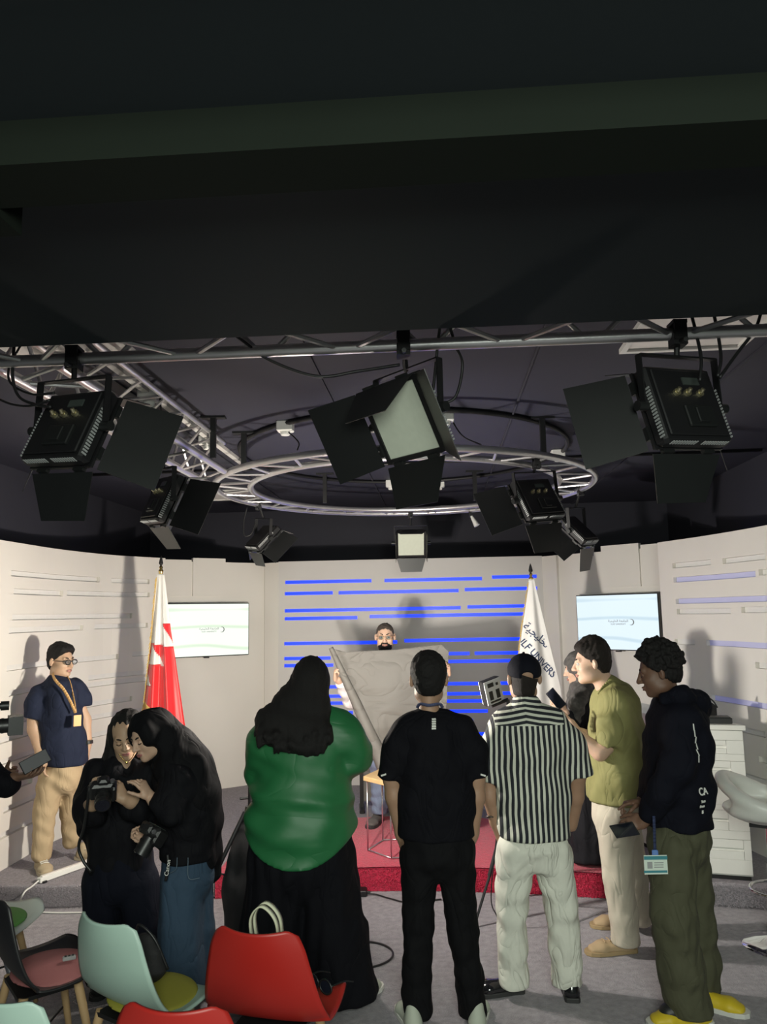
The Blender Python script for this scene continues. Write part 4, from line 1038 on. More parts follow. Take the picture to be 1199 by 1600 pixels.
# things on the chairs
rc_ = place(392, 1462, .83, R(-14))
hb = thing('handbag', 'dark handbag with two cream handles resting on the red chair', 'bag', (rc_.x-.02, rc_.y+.01, .462), R(-14))
S_ = SDF((-.2, -.12, 0), (.2, .14, .34), .012); S_.chain([(0, 0, .07), (0, -.005, .16), (0, -.03, .24)], [(.135, .085), (.13, .075), (.11, .035)], k=.03)
S_.half((0, 0, .004), (0, 0, -1)); S_.warp(folds(11, 4, .006, (.07, .14))); S_.mesh('bag_body', mat('dark_leather', (.03, .028, .026), .5, bump=.1, bscale=60), hb)
m_cream = mat('cream_strap', (.62, .62, .46), .6)
for dy in (-.045, -.005):
    st = MB(); P = bez([(-.05, dy, .235), (-.05, dy-.03, .36), (0, dy-.04, .415), (.055, dy-.03, .36), (.055, dy, .235)], 8)
    for i in range(len(P)-1):
        a, b = P[i], P[i+1]; wv = Vector((0, .013, 0)); st.add([a-wv, a+wv, b+wv, b-wv], [(0, 1, 2, 3)])
    st.build('handle', m_cream, hb, smooth=True, solid=.005)
sg = thing('sunglasses', 'dark sunglasses lying on the red chair beside handbag', 'sunglasses', (rc_.x+.17, rc_.y+.05, .505), R(-40))
for s in (-1, 1):
    MB().tube([(s*.036+.032*math.cos(2*PI*i/20), .0, .03+.026*math.sin(2*PI*i/20)) for i in range(20)], .004, 6, closed=True).build('rim', m_blk2, sg, smooth=True)
    MB().cyl((s*.036, .001, .03), (s*.036, -.001, .03), .030, n=18).build('lens', m_lens, sg); MB().tube(bez([(s*.068, 0, .04), (s*.07, .07, .035), (s*.066, .13, .012)]), .003, 6).build('temple', m_blk2, sg, smooth=True)
MB().cyl((-.006, 0, .035), (.006, 0, .035), .003, n=6).build('bridge', m_blk2, sg)
mc = place(150, 1444, .83, R(-33))
bk_ = thing('shoulder_bag', 'small black bag slumped on the mint chair seat', 'bag', (mc.x-.02, mc.y+.09, .49), R(-30))
S_ = SDF((-.15, -.12, 0), (.15, .12, .26), .012); S_.chain([(0, 0, .06), (.0, 0, .15)], [(.10, .07), (.07, .04)], k=.03); S_.half((0, 0, .003), (0, 0, -1)); S_.warp(folds(12, 4, .006, (.06, .12)))
S_.mesh('bag_body', MATS['black_nylon'], bk_); MB().tube(bez([(-.06, 0, .17), (-.02, -.02, .23), (.05, .0, .18), (.10, .03, .06)]), .006, 6).build('strap', m_camb, bk_, smooth=True)
bc = place(-22, 1402, .83, R(-52))
rm = thing('remote_control', 'small grey remote lying on the pink cushion of black chair', 'remote', gz(108, 1500, .503), R(25))
MB().box((0, 0, .009), (.055, .025, .016), ch=.003).build('case', m_vent, rm)
for i in range(3): MB().box((-.015+.015*i, 0, .0185), (.009, .010, .004)).build('button', m_blk2, rm)

# floor cables
cable([gz(560, 1397, .02), gz(585, 1397, .012), gz(610, 1404, .008), gz(640, 1410, .008), gz(690, 1405, .008)], .005, 'thin black cable on floor in front of the red carpet')
pb_ = thing('power_brick', 'small black power brick on the floor by the red carpet', 'adapter', gz(566, 1398, 0.001)); MB().box((0, 0, .02), (.07, .10, .04), ch=.006).build('case', m_blk, pb_); MB().cyl((.035, 0, .02), (.06, 0, .015), .008, n=8).build('plug', m_blk2, pb_)
lp = [Vector((-.19+.20*math.cos(a), 4.83+.18*math.sin(a), .008)) for a in [R(x) for x in range(-150, 130, 20)]]
cable(lp, .006, 'coiled black cable loop on the floor right of wide black trousers')
cable([Vector((.80, 5.30, 1.0)), Vector((.74, 5.20, .8)), Vector((.68, 5.12, .55)), Vector((.64, 5.15, .2)), Vector((.70, 5.35, .01))], .004, 'thin lamp wire hanging off the tripod lamp stand')
# ------------------------------------------------------------------ people: library
def skin(name, c): return mat('skin_'+name, c, .55, noise=.07, nscale=25, bump=.05, bscale=140, sss=.12)
def cloth(name, c, rough=.85, bump=.15, bscale=35, noise=.08, sheen=.0, crease=.55, cscale=7.5, cstretch=(1, 1, .55), **k):
    if 'cloth_'+name in MATS: return MATS['cloth_'+name]
    m = mat('cloth_'+name, c, rough, bump=bump, bscale=bscale, noise=noise, nscale=18, sheen=sheen, spec=.5 if max(c) > .05 else .15, **k)
    add_creases(m, crease, cscale, cstretch); return m
def add_creases(m, strength, scale, stretch, dist=.022):
    """soft ridged relief of cloth creases under the weave relief"""
    nt = m.node_tree; b = nt.nodes['Principled BSDF']; tc = nt.nodes.new('ShaderNodeTexCoord'); mp = nt.nodes.new('ShaderNodeMapping')
    mp.inputs['Scale'].default_value = stretch; mp.inputs['Rotation'].default_value = (.35, .5, .2); nt.links.new(tc.outputs['Object'], mp.inputs[0])
    n = nt.nodes.new('ShaderNodeTexNoise'); n.inputs['Scale'].default_value = scale; n.inputs['Detail'].default_value = 2.0; n.inputs['Roughness'].default_value = .45; n.inputs['Distortion'].default_value = 1.1
    nt.links.new(mp.outputs[0], n.inputs['Vector'])
    a = nt.nodes.new('ShaderNodeMath'); a.operation = 'SUBTRACT'; a.inputs[1].default_value = .5; nt.links.new(n.outputs['Fac'], a.inputs[0])
    a2 = nt.nodes.new('ShaderNodeMath'); a2.operation = 'ABSOLUTE'; nt.links.new(a.outputs[0], a2.inputs[0])
    a3 = nt.nodes.new('ShaderNodeMath'); a3.operation = 'POWER'; a3.inputs[1].default_value = .6; nt.links.new(a2.outputs[0], a3.inputs[0])
    bp = nt.nodes.new('ShaderNodeBump'); bp.inputs['Strength'].default_value = strength; bp.inputs['Distance'].default_value = dist; nt.links.new(a3.outputs[0], bp.inputs['Height'])
    old = [l for l in nt.links if l.to_node == b and l.to_socket.name == 'Normal']
    if old: nt.links.new(bp.outputs['Normal'], old[0].from_node.inputs['Normal'])
    else: nt.links.new(bp.outputs['Normal'], b.inputs['Normal'])
from mathutils.bvhtree import BVHTree
def surf(o, X, px, py, off=.002):
    """point and normal where the sight line through a picture point meets garment o (in the person's own space)"""
    bv = BVHTree.FromPolygons([v.co for v in o.data.vertices], [p.vertices for p in o.data.polygons])
    d = ray(px, py).normalized(); h, n, _, _ = bv.ray_cast(CAM - Vector(X.o), d)
    return (h + n*off, n) if h else (Vector(X.P(px, py)), Vector((0, -1, 0)))
def on_cloth(o, X, px, py, off=.002, rot=0.0):
    h, n = surf(o, X, px, py, off); x = Vector((0, 0, 1)).cross(n).normalized(); y = n.cross(x)
    return frame(x, y, n, h) @ Matrix.Rotation(R(rot), 4, 'Z')
m_eye = mat('eye_white', (.40, .38, .36), .3); m_iris = mat('iris_dark', (.03, .018, .012), .15)
def hairmat(name, c): return mat('hair_'+name, c, .7, noise=.4, nscale=60, bump=.5, bscale=70, stretch=(6, 6, .6), spec=.25)
m_hblack = hairmat('black', (.010, .009, .009)); m_hbrown = hairmat('dark_brown', (.016, .012, .010))
m_sole = mat('shoe_sole_white', (.62, .62, .58), .6); m_soled = mat('shoe_sole_dark', (.03, .03, .03), .6)
def rotm(yaw, pitch=0, roll=0):
    return np.array((Matrix.Rotation(R(yaw), 3, 'Z') @ Matrix.Rotation(R(pitch), 3, 'X') @ Matrix.Rotation(R(roll), 3, 'Y')))
def A3(p): return np.array(tuple(p), float)
class Person:
    def __init__(s, label, px, py, z=0.0, Y=None, group='people in the studio'):
        p = gz(px, py, z) if Y is None else Vector((at(px, py, Y).x, Y, z))
        s.root = thing('person', label, 'person', (p.x, p.y, z), 0, group); s.o = A3(p); s.o[2] = z; s.Y = p.y
    def P(s, px, py, dy=0.0): return A3(at(px, py, s.Y+dy)) - s.o
    def _sdf(s, chains, h, fine=(), hf=.005, extra=()):
        lo = np.full(3, 9.0); hi = -lo
        for c in chains:
            for p, r in zip(c[0], c[1]):
                m_ = (r if np.isscalar(r) else max(r)) + .04; lo = np.minimum(lo, np.array(p)-m_); hi = np.maximum(hi, np.array(p)+m_)
        for p, r in extra: lo = np.minimum(lo, np.array(p)-r); hi = np.maximum(hi, np.array(p)+r)
        return SDF(lo, hi, h, fine, hf)
    def garment(s, name, m, chains, cuts=(), fold=None, h=.011, subs=(), sm=1, parent=None, label=None, warp=None, sleeves=()):
        """chains: (points, radii, side, k)"""
        S = s._sdf(list(chains)+list(sleeves), h)
        for c in chains: S.chain([np.array(p) for p in c[0]], c[1], c[2] if len(c) > 2 else None, c[3] if len(c) > 3 else .03)
        for pts, rad, cp, cn in sleeves:                 # short sleeves: cut square at the hem before joining
            T = SDF.__new__(SDF); T.c = S.c; T.D = np.full_like(S.D, .2); T.chain([np.array(p) for p in pts], rad, None, .03); T.half(cp, cn, .006)
            S.put(tuple(slice(0, len(c)) for c in S.c), T.D, .04)
        if fold is not None: S.warp(folds(*fold))
        if warp is not None: S.warp(warp)
        for q in subs: S.ell(q[0], q[1], q[2] if len(q) > 2 else None, .01, 's')
        for p, n in cuts: S.half(p, n, .012)
        o = S.mesh(name, m, parent or s.root, sm)
        if label: o['label'] = label
        return o
    def body(s, m, head, chains, hands=(), female=False, h=.014, neckr=.055, extra_head=None):
        c, yaw, pitch, roll, sc = head; Rm = rotm(yaw, pitch, roll); c = np.array(c); s.hc, s.hR, s.hs = c, Rm, sc
        fine = [(c-.155*sc, c+.155*sc)] + [(np.array(H['w'])-.04+np.minimum(0, .12*np.array(H['d'])), np.array(H['w'])+.04+np.maximum(0, .12*np.array(H['d']))) for H in hands]
        S = s._sdf(chains, h, fine, .0052, [(c, .17*sc)] + [(np.array(H['w']), .21) for H in hands])
        for ch in chains: S.chain([np.array(p) for p in ch[0]], ch[1], ch[2] if len(ch) > 2 else None, ch[3] if len(ch) > 3 else .02)
        s.head(S, c, Rm, sc, female)
        for H in hands: s.hand(S, **H)
        return S.mesh('body', m, s.root, 1)
    def hp(s, p): return s.hc + s.hR @ (np.array(p)*s.hs)
    def head(s, S, c, Rm, sc, female):
        def E(p, r, k=.02, op='u'): S.ell(c+Rm@(np.array(p)*sc), np.array(r)*sc, Rm, k*sc, op)
        def C(a, b, ra, rb, k=.015, op='u'): S.cone(c+Rm@(np.array(a)*sc), c+Rm@(np.array(b)*sc), ra*sc, rb*sc, None, k*sc, op)
        j = .92 if female else 1.0
        E((0, -.018, .038), (.074, .094, .078)); E((0, .022, -.015), (.063*j, .070, .085), .03); E((0, .045, -.082), (.040*j, .040, .030), .03)
        E((0, .071, -.098), (.020*j, .018, .015), .02)
        for q in (-1, 1):
            E((q*.040, .050, -.028), (.026, .030, .026), .025); E((q*.046*j, .012, -.070), (.022, .036, .024), .03)
        C((-.040, .074, .026), (.040, .074, .026), .012, .012, .014)
        for q in (-1, 1): E((q*.031, .098, .004), (.019, .016, .0115), .010, 's')
        C((0, .090, .014), (0, .112, -.026), .0085, .0125, .010)
        for q in (-1, 1): E((q*.013, .099, -.030), (.0095, .011, .008), .006)
        E((0, .0905, -.057), (.023, .010, .0065), .006); E((0, .089, -.069), (.020, .011, .008), .006)
        C((-.020, .1005, -.0625), (.020, .1005, -.0625), .0022, .0022, .003, 's')
        for q in (-1, 1):
            E((q*.084, -.010, -.004), (.013, .016, .031), .008); E((q*.093, .002, .0), (.008, .010, .018), .004, 's')
    def hand(s, S, w, d, n, thumb=1, curl=(25, 25, 25, 25), tcurl=20, sc=1.0, spread=1.0, tout=40):
        w = np.array(w, float); d = np.array(d, float); d /= np.linalg.norm(d); n = np.array(n, float); n = n-d*(n@d); n /= np.linalg.norm(n)
        l = np.cross(n, d)*thumb
        S.cone(w+d*.005*sc, w+d*.085*sc, (.028*sc, .019*sc), (.040*sc, .014*sc), l, .012)
        S.ell(w+d*.035*sc+l*.026*sc+n*.006, (.020*sc,)*3, None, .012)
        for i, (off, L, r) in enumerate(((.031, .074, .0088), (.0105, .083, .0092), (-.0105, .077, .0088), (-.031, .060, .0078))):
            p = w+d*(.088-.004*abs(i-1))*sc+l*off*sc*spread; a = R(curl[i])*.7; fan = l*(off*1.6)*spread
            for f_, (seg, rr) in enumerate(((.46, 1.0), (.30, .92), (.24, .82))):
                dr = d*math.cos(a)+n*math.sin(a)+fan*(1 if a < 1 else .2); dr /= np.linalg.norm(dr); q = p+dr*L*seg*sc
                S.cone(p, q, r*rr*sc, r*rr*.93*sc, None, .004); p = q; a += R(curl[i])*(1.15 if f_ == 0 else .8)
        p = w+d*.022*sc+l*.026*sc+n*.004; a = R(tout)
        dr = d*math.cos(a)+l*math.sin(a)+n*.25
        for L, r in ((.042, .0115), (.034, .0100), (.027, .0088)):
            dr /= np.linalg.norm(dr); q = p+dr*L*sc; S.cone(p, q, r*sc, r*.92*sc, None, .006); p = q
            dr = dr*math.cos(R(tcurl))+(d*.35+n*.75-l*.45)*math.sin(R(tcurl))
    def face(s, eyes=True, brows=m_hblack, lips=None, lid=None):
        if lid:                                          # eyes cast down: lid and lash line
            for q in (-1, 1):
                e = MB().sphere(s.hp((q*.031, .0775, .004)), .0130*s.hs, 14).build('eyelid', lid, s.root, smooth=True)
                MB().tube(bez([s.hp((q*.018, .0865, .000)), s.hp((q*.031, .0905, -.0045)), s.hp((q*.045, .084, .000))], 4), .0022*s.hs, 6).build('eyelash', m_hblack, e, smooth=True)
        elif eyes:
            for q in (-1, 1):
                e = MB().sphere(s.hp((q*.031, .0765, .004)), .0128*s.hs, 14).build('eye', m_eye, s.root, smooth=True)
                MB().sphere(s.hp((q*.031, .0838, .003)), .0062*s.hs, 10).build('iris', m_iris, e, smooth=True)
        for q in (-1, 1):
            if brows: MB().tube(bez([s.hp((q*.013, .0885, .0255)), s.hp((q*.032, .0865, .033)), s.hp((q*.052, .072, .027))], 5), [.003*s.hs]+[.0046*s.hs]*5+[.0038*s.hs]*4+[.0015*s.hs], 6).build('eyebrow', brows, s.root, smooth=True)
        if lips:
            L = MB()
            L.tube(bez([s.hp((-.024, .092, -.0625)), s.hp((-.009, .1015, -.0575)), s.hp((0, .1025, -.059)), s.hp((.009, .1015, -.0575)), s.hp((.024, .092, -.0625))], 4), [.001]+[.0040*s.hs]*15+[.001], 6)
            L.tube(bez([s.hp((-.022, .0925, -.064)), s.hp((0, .1005, -.0695)), s.hp((.022, .0925, -.064))], 6), [.001]+[.0050*s.hs]*11+[.001], 6)
            L.build('lips', lips, s.root, smooth=True)
    def hair_short(s, m, th=.012, top=.02, front=.0, seed=1, fadez=-.062, name='hair', curly=0.0, h=.0065, nape=.25):
        c, Rm, sc = s.hc, s.hR, s.hs; S = SDF(c-.2*sc, c+.2*sc, h)
        S.ell(c+Rm@(np.array((0, -.018, .038+top*.4))*sc), np.array((.074+th, .094+th, .078+top))*sc, Rm, 0)
        S.ell(c+Rm@(np.array((0, -.03, -.015))*sc), np.array((.068+th*.3, .078+th*.5, .075))*sc, Rm, .02)
        if front: S.cone(c+Rm@(np.array((-.035, .045, .085))*sc), c+Rm@(np.array((.035, .05, .088))*sc), (.028+front*.5)*sc, (.028+front*.5)*sc, None, .04)
        if curly:
            g = np.random.default_rng(seed)
            for i in range(420):
                v = g.normal(size=3); v /= np.linalg.norm(v)
                if v[2] < -.25 or (v[1] > .6 and v[2] < .25): continue
                S.ell(c+Rm@((np.array((0, -.018, .045))+v*(1+g.uniform(-.02, .09))*np.array((.074+th, .094+th, .078+top)))*sc), curly*g.uniform(.7, 1.25)*sc, None, .002)
        S.ell(c+Rm@(np.array((0, .088, -.036))*sc), np.array((.078, .060, .104))*sc, Rm, .008, 's')
        for q in (-1, 1): S.ell(c+Rm@(np.array((q*.085, .012, -.02))*sc), np.array((.022, .026, .036))*sc, Rm, .006, 's')
        S.half(c+Rm@(np.array((0, -.06, fadez))*sc), Rm@np.array((0, nape, -1)), .01)
        S.half(c+Rm@(np.array((0, .047, .047))*sc), Rm@np.array((0, .75, -.66)), .008)
        f = folds(seed, 6, .0035, (.012, .03), (1, 1, .5)); S.warp(f, .03)
        return S.mesh(name, m, s.root, 0 if curly else 1)
    def shoe(s, p, d, m, ms, L=.28, w=.048, hgt=.075, name='shoe', lace=None, label=None):
        """p: heel centre on the floor (local), d: toe direction (2D)"""
        p = np.array(p, float); d = np.array((d[0], d[1], 0), float); d /= np.linalg.norm(d); l = np.array((-d[1], d[0], 0))
        S = SDF(np.minimum(p, p+d*L)-.07-np.array((0, 0, .03)), np.maximum(p, p+d*L)+np.array((.07, .07, .17)), .008)
        S.cone(p+d*.045+(0, 0, .035), p+d*.06+(0, 0, hgt+.02), (.040, w*.75), (.036, w*.7), d, .02)
        S.cone(p+d*.05+(0, 0, .03), p+d*(L*.68)+(0, 0, .034), (w*.80, hgt*.62), (w, .036), l, .03)
        S.cone(p+d*(L*.68)+(0, 0, .033), p+d*(L-.045)+(0, 0, .028), (w, .034), (w*.85, .024), l, .02)
        S.half(p+np.array((0, 0, .016)), (0, 0, -1)); o = S.mesh(name, m, s.root, 1)
        if label: o['label'] = label
        prof_ = [(0, .6), (.04, .78), (.25, .80), (.55, 1.0), (.78, 1.04), (.93, .78), (1.0, .35)]
        out = [(t*L, w*1.06*q) for t, q in prof_] + [(t*L, -w*1.06*q) for t, q in prof_[::-1]]
        MB().prism([(p[0]+d[0]*a+l[0]*b, p[1]+d[1]*a+l[1]*b) for a, b in out], p[2]+.001, p[2]+.024).build('sole', ms, o, bevel=.003)
        if lace:
            for i in range(4):
                t = .36+.09*i; a = p+d*(L*t)+(0, 0, .085-.05*(t-.33)); MB().tube([a-l*.028, a+(0, 0, .006), a+l*.028], .0035, 6).build('lace', lace, o)
        return o
    def glasses(s, m, lens=None, r=.0225, thick=.0022):
        g = MB(); sc = s.hs
        for q in (-1, 1):
            g.tube([s.hp((q*.033+r*1.12*math.cos(2*PI*i/20), .106, .003+r*.82*math.sin(2*PI*i/20))) for i in range(20)], thick*sc, 6, closed=True)
            g.tube([s.hp((q*.058, .104, .010)), s.hp((q*.078, .06, .010)), s.hp((q*.082, .0, .008))], thick*.9*sc, 6)
        g.tube([s.hp((-.009, .107, .008)), s.hp((0, .110, .011)), s.hp((.009, .107, .008))], thick*sc, 6)
        o = g.build('glasses', m, s.root, smooth=True)
        for q in (-1, 1):
            c = [s.hp((q*.033+r*1.1*math.cos(2*PI*i/20), .106, .003+r*.8*math.sin(2*PI*i/20))) for i in range(20)]
            MB().add(c, [tuple(range(20))]).build('lens', lens or m_lensclear, o, solid=.001)
m_lensclear = mat('clear_lens', (.95, .97, 1), .03, trans=.95)
def ribbon(pts, w, m, name, parent, up=(0, 0, 1), solid=.0015):
    P = bez(pts, 6); mb = MB(); up = Vector(up)
    for i in range(len(P)-1):
        t = (P[i+1]-P[i]).normalized(); sd = t.cross(up)
        if sd.length < 1e-3: sd = Vector((1, 0, 0))
        sd.normalize(); mb.add([P[i]-sd*w/2, P[i]+sd*w/2, P[i+1]+sd*w/2, P[i+1]-sd*w/2], [(0, 1, 2, 3)])
    return mb.build(name, m, parent, smooth=True, solid=solid)
def side(yaw): return (math.cos(R(yaw)), math.sin(R(yaw)), 0)
def phone(label, loc, Mx, group='phones in hands', w=.072, h=.15, lit=None):
    t = thing('smartphone', label, 'phone', loc, 0, group)
    MB().box((0, 0, 0), (w, .008, h), Mx, ch=.0025).build('case', m_blk2, t); MB().box((0, -.0045, 0), (w-.006, .001, h-.008), Mx).build('glass', lit or m_lens, t)
    MB().box((-.018, .005, .05), (.022, .003, .03), Mx).build('camera_bump', m_blk, t)
    return t
# ------------------------------------------------------------------ person: black tee, seen from behind
add_creases(m_paper, .8, 2.6, (1, 1, 1.4), .03)
sk_t = skin('tan', (.36, .215, .14)); sk_l = skin('light', (.55, .36, .26)); sk_d = skin('dark', (.16, .085, .055)); sk_o = skin('olive', (.46, .30, .20))
c_black = cloth('black', (.0042, .0042, .0065)); c_blackp = cloth('black_trousers', (.005, .005, .006)); c_navy = cloth('navy', (.016, .021, .042))
X = Person('young man in black t-shirt and black trousers seen from behind', 690, 1600, Y=4.06); P = X.P
sh_l, sh_r = P(634, 1146), P(726, 1146)
X.body(sk_t, (P(670, 1062, .02), 0, 0, 0, 1.06), [
    ([P(672, 1300), P(672, 1180), P(671, 1115)], [.09, .10, .05]), ([P(671, 1118), P(670, 1075)], [(.052, .055), (.050, .055)]),
    ([sh_l, P(613, 1215), P(616, 1245), P(628, 1302, .03), P(636, 1330, .06)], [.048, .046, .043, .033, .03]), ([sh_r, P(744, 1215), P(745, 1245), P(738, 1302, .03), P(730, 1330, .06)], [.055, .046, .043, .033, .03]),
    ([P(650, 1310), P(652, 1440)], [.07, .05]), ([P(700, 1310), P(720, 1440)], [.07, .05])])
X.hair_short(m_hblack, .016, .022, .006, 21, -.07, nape=.15)
ts_ = X.garment('t_shirt', c_black, [([P(671, 1117), P(672, 1140), P(677, 1190), P(681, 1250), P(682, 1302)], [(.06, .05), (.175, .10), (.182, .125), (.188, .13), (.190, .135)], (1, 0, 0), .05)],
    sleeves=[([P(640, 1137), P(617, 1172), P(608, 1224)], [.070, .066, .062], P(611, 1216), P(611, 1216)-P(618, 1170)), ([P(720, 1137), P(741, 1172), P(748, 1222)], [.070, .066, .062], P(745, 1214), P(745, 1214)-P(738, 1170))],
    cuts=[(P(680, 1308), (0, 0, -1))], fold=(31, 6, .006, (.09, .2), (1, .3, .8)))
X.garment('trousers', c_blackp, [([P(682, 1290), P(684, 1330)], [(.175, .125), (.18, .135)], (1, 0, 0), .04), ([P(656, 1335), P(654, 1450), P(652, 1520), P(653, 1600)], [.098, .075, .072, .072], None, .02), ([P(712, 1335), P(722, 1450), P(733, 1520), P(741, 1600)], [.098, .075, .070, .072], None, .02)],
    cuts=[((0, 0, .035), (0, 0, -1))], fold=(32, 6, .006, (.06, .15), (.3, .3, 1)))
m_tread = mat('sneaker_offwhite', (.45, .48, .40), .7)
X.shoe(P(653, 1600)*(1, 1, 0)+(-.01, -.10, 0), (-.25, 1), m_tread, m_sole); X.shoe(P(741, 1600)*(1, 1, 0)+(0, -.10, 0), (.2, 1), m_tread, m_sole)
ribbon([P(652, 1106, -.02), P(657, 1100, -.055), P(671, 1102, -.075), P(687, 1100, -.055), P(692, 1106, -.02)], .016, cloth('lanyard_blue', (.07, .08, .16)), 'lanyard', X.root, (0, 1, .3))
m_refl = mat('reflective_print', (.75, .75, .70), .4)
for i in range(5): MB().box((0, 0, 0), (.022, .009, .002), on_cloth(ts_, X, 678, 1124+3.6*i)).build('back_print', m_refl, X.root)
for q_ in (600, 755): MB().box((0, 0, 0), (.028, .008, .004), on_cloth(ts_, X, q_, 1211, rot=20 if q_ < 650 else -20)).build('sleeve_print', m_refl, X.root)

# ------------------------------------------------------------------ person: striped shirt and cap
X = Person('man in black and white striped shirt, white trousers and dark cap', 835, 1556, Y=4.32); P = X.P
def stripe_mat():
    m = bpy.data.materials.new('striped_shirt_fabric'); m.use_nodes = True; nt = m.node_tree; b = nt.nodes['Principled BSDF']; b.inputs['Roughness'].default_value = .85
    tc = nt.nodes.new('ShaderNodeTexCoord'); sp = nt.nodes.new('ShaderNodeSeparateXYZ'); nt.links.new(tc.outputs['Object'], sp.inputs[0])
    ns = nt.nodes.new('ShaderNodeTexNoise'); ns.inputs['Scale'].default_value = 5; nt.links.new(tc.outputs['Object'], ns.inputs['Vector'])
    def mt(op, a, b_=None, c=None):
        n = nt.nodes.new('ShaderNodeMath'); n.operation = op
        for i, v in enumerate((a, b_, c)):
            if v is None: continue
            if isinstance(v, (int, float)): n.inputs[i].default_value = v
            else: nt.links.new(v, n.inputs[i])
        return n.outputs[0]
    nz = mt('MULTIPLY', mt('SUBTRACT', ns.outputs['Fac'], .5), .02)
    def st(v, f, off): return mt('GREATER_THAN', mt('FRACT', mt('ADD', mt('MULTIPLY', mt('ADD', v, nz), f), off)), .55)
    vert = st(sp.outputs['X'], 1/.029, .3); hor = st(mt('ADD', sp.outputs['Z'], mt('MULTIPLY', mt('ABSOLUTE', sp.outputs['X']), .18)), 1/.0275, .0)
    yoke = mt('MULTIPLY', mt('GREATER_THAN', sp.outputs['Z'], YOKE_Z), mt('LESS_THAN', mt('ABSOLUTE', mt('SUBTRACT', sp.outputs['X'], YOKE_X)), .185))
    f = mt('ADD', mt('MULTIPLY', yoke, hor), mt('MULTIPLY', mt('SUBTRACT', 1.0, yoke), vert))
    mx = nt.nodes.new('ShaderNodeMix'); mx.data_type = 'RGBA'; mx.inputs['A'].default_value = (.012, .014, .02, 1); mx.inputs['B'].default_value = (.60, .61, .52, 1)
    nt.links.new(f, mx.inputs['Factor']); nt.links.new(mx.outputs['Result'], b.inputs['Base Color']); add_creases(m, .45, 6.5, (1, 1, .5)); return m
YOKE_Z = P(824, 1130)[2]; YOKE_X = P(824, 1130)[0]
X.body(sk_t, (P(819, 1060, .02), 8, 0, 0, 1.03), [
    ([P(830, 1290), P(826, 1180), P(822, 1110)], [.09, .11, .05]), ([P(822, 1112), P(820, 1072)], [.058, .055]),
    ([P(782, 1132), P(764, 1215), P(766, 1245), P(775, 1283, .03), P(785, 1312, .05)], [.055, .045, .043, .033, .03]), ([P(870, 1132), P(903, 1210), P(900, 1245, .04), P(893, 1290, .10)], [.055, .045, .043, .033])])
X.garment('hair', m_hbrown, [([P(819, 1062, .0), P(819, 1080, -.012)], [(.076, .095), (.060, .076)], (1, 0, 0), .02)], cuts=[(P(819, 1086), (0, .1, -1))], subs=[(P(819, 1062, .09), (.1, .06, .1))], h=.008)
capm = cloth('cap_charcoal', (.0055, .006, .011))
S_ = SDF(X.hc-.2, X.hc+.24, .007); S_.ell(X.hc+(0, -.02, .045), (.092, .108, .094), X.hR, 0); S_.half(X.hc+(0, 0, .018), (0, .12, -1), .006); S_.ell(X.hc+(0, -.115, .02), (.032, .05, .022), None, .006, 's')
cp = S_.mesh('cap', capm, X.root)
S_ = SDF(X.hc-.2, X.hc+.3, .008); S_.ell(X.hc+(0, .13, .035), (.075, .075, .012), X.hR, 0); S_.mesh('cap_brim', capm, cp)
MB().sphere(X.hc+(0, -.02, .139), .008, 8).build('cap_button', capm, cp)
X.garment('striped_shirt', stripe_mat(), [([P(822, 1104), P(824, 1128), P(828, 1170), P(833, 1240), P(834, 1300)], [(.09, .05), (.178, .10), (.190, .128), (.190, .14), (.192, .145)], (1, 0, 0), .05)],
    sleeves=[([P(790, 1132), P(771, 1170), P(763, 1228)], [.078, .076, .074], P(765, 1220), P(765, 1220)-P(770, 1170)), ([P(866, 1132), P(894, 1165), P(909, 1222)], [.078, .078, .076], P(907, 1212), P(907, 1212)-P(897, 1165))],
    cuts=[(P(834, 1307), (0, 0, -1))], fold=(41, 6, .006, (.10, .22), (1, .3, .4)), h=.010)
X.garment('collar', [m_ for m_ in bpy.data.materials if m_.name == 'striped_shirt_fabric'][0], [([P(822, 1100, .0), P(821, 1091, .0)], [(.088, .088), (.070, .076)], (1, 0, 0), .01)], cuts=[(P(821, 1088.5), (0, .25, 1))], h=.008)
c_white = cloth('white_linen', (.66, .66, .58), bump=.2, bscale=14, crease=.9, cscale=8)
X.garment('trousers', c_white, [([P(834, 1302), P(834, 1322)], [(.168, .115), (.183, .138)], (1, 0, 0), .04), ([P(806, 1330), P(800, 1420), P(801, 1480), P(803, 1540)], [.108, .082, .078, .078], None, .02), ([P(862, 1330), P(878, 1420), P(884, 1480), P(887, 1540)], [.108, .088, .082, .080], None, .02)],
    cuts=[((0, 0, .05), (0, 0, -1))], fold=(42, 7, .007, (.05, .13), (.7, .7, .8)), h=.010)
m_patent = mat('black_patent', (.01, .01, .012), .12, coat=.6)
X.shoe(P(812, 1556)*(1, 1, 0)+(.03, .05, 0), (-1, -.15), m_patent, m_soled, .28); X.shoe(P(889, 1548)*(1, 1, 0)+(.0, -.09, 0), (.12, 1), m_patent, m_soled, .28)
MB().tube([P(768+7*math.cos(a), 1276, .02+.03*math.sin(a)) for a in [2*PI*i/16 for i in range(16)]], .006, 6, closed=True).build('bracelet', m_polew, X.root, smooth=True)

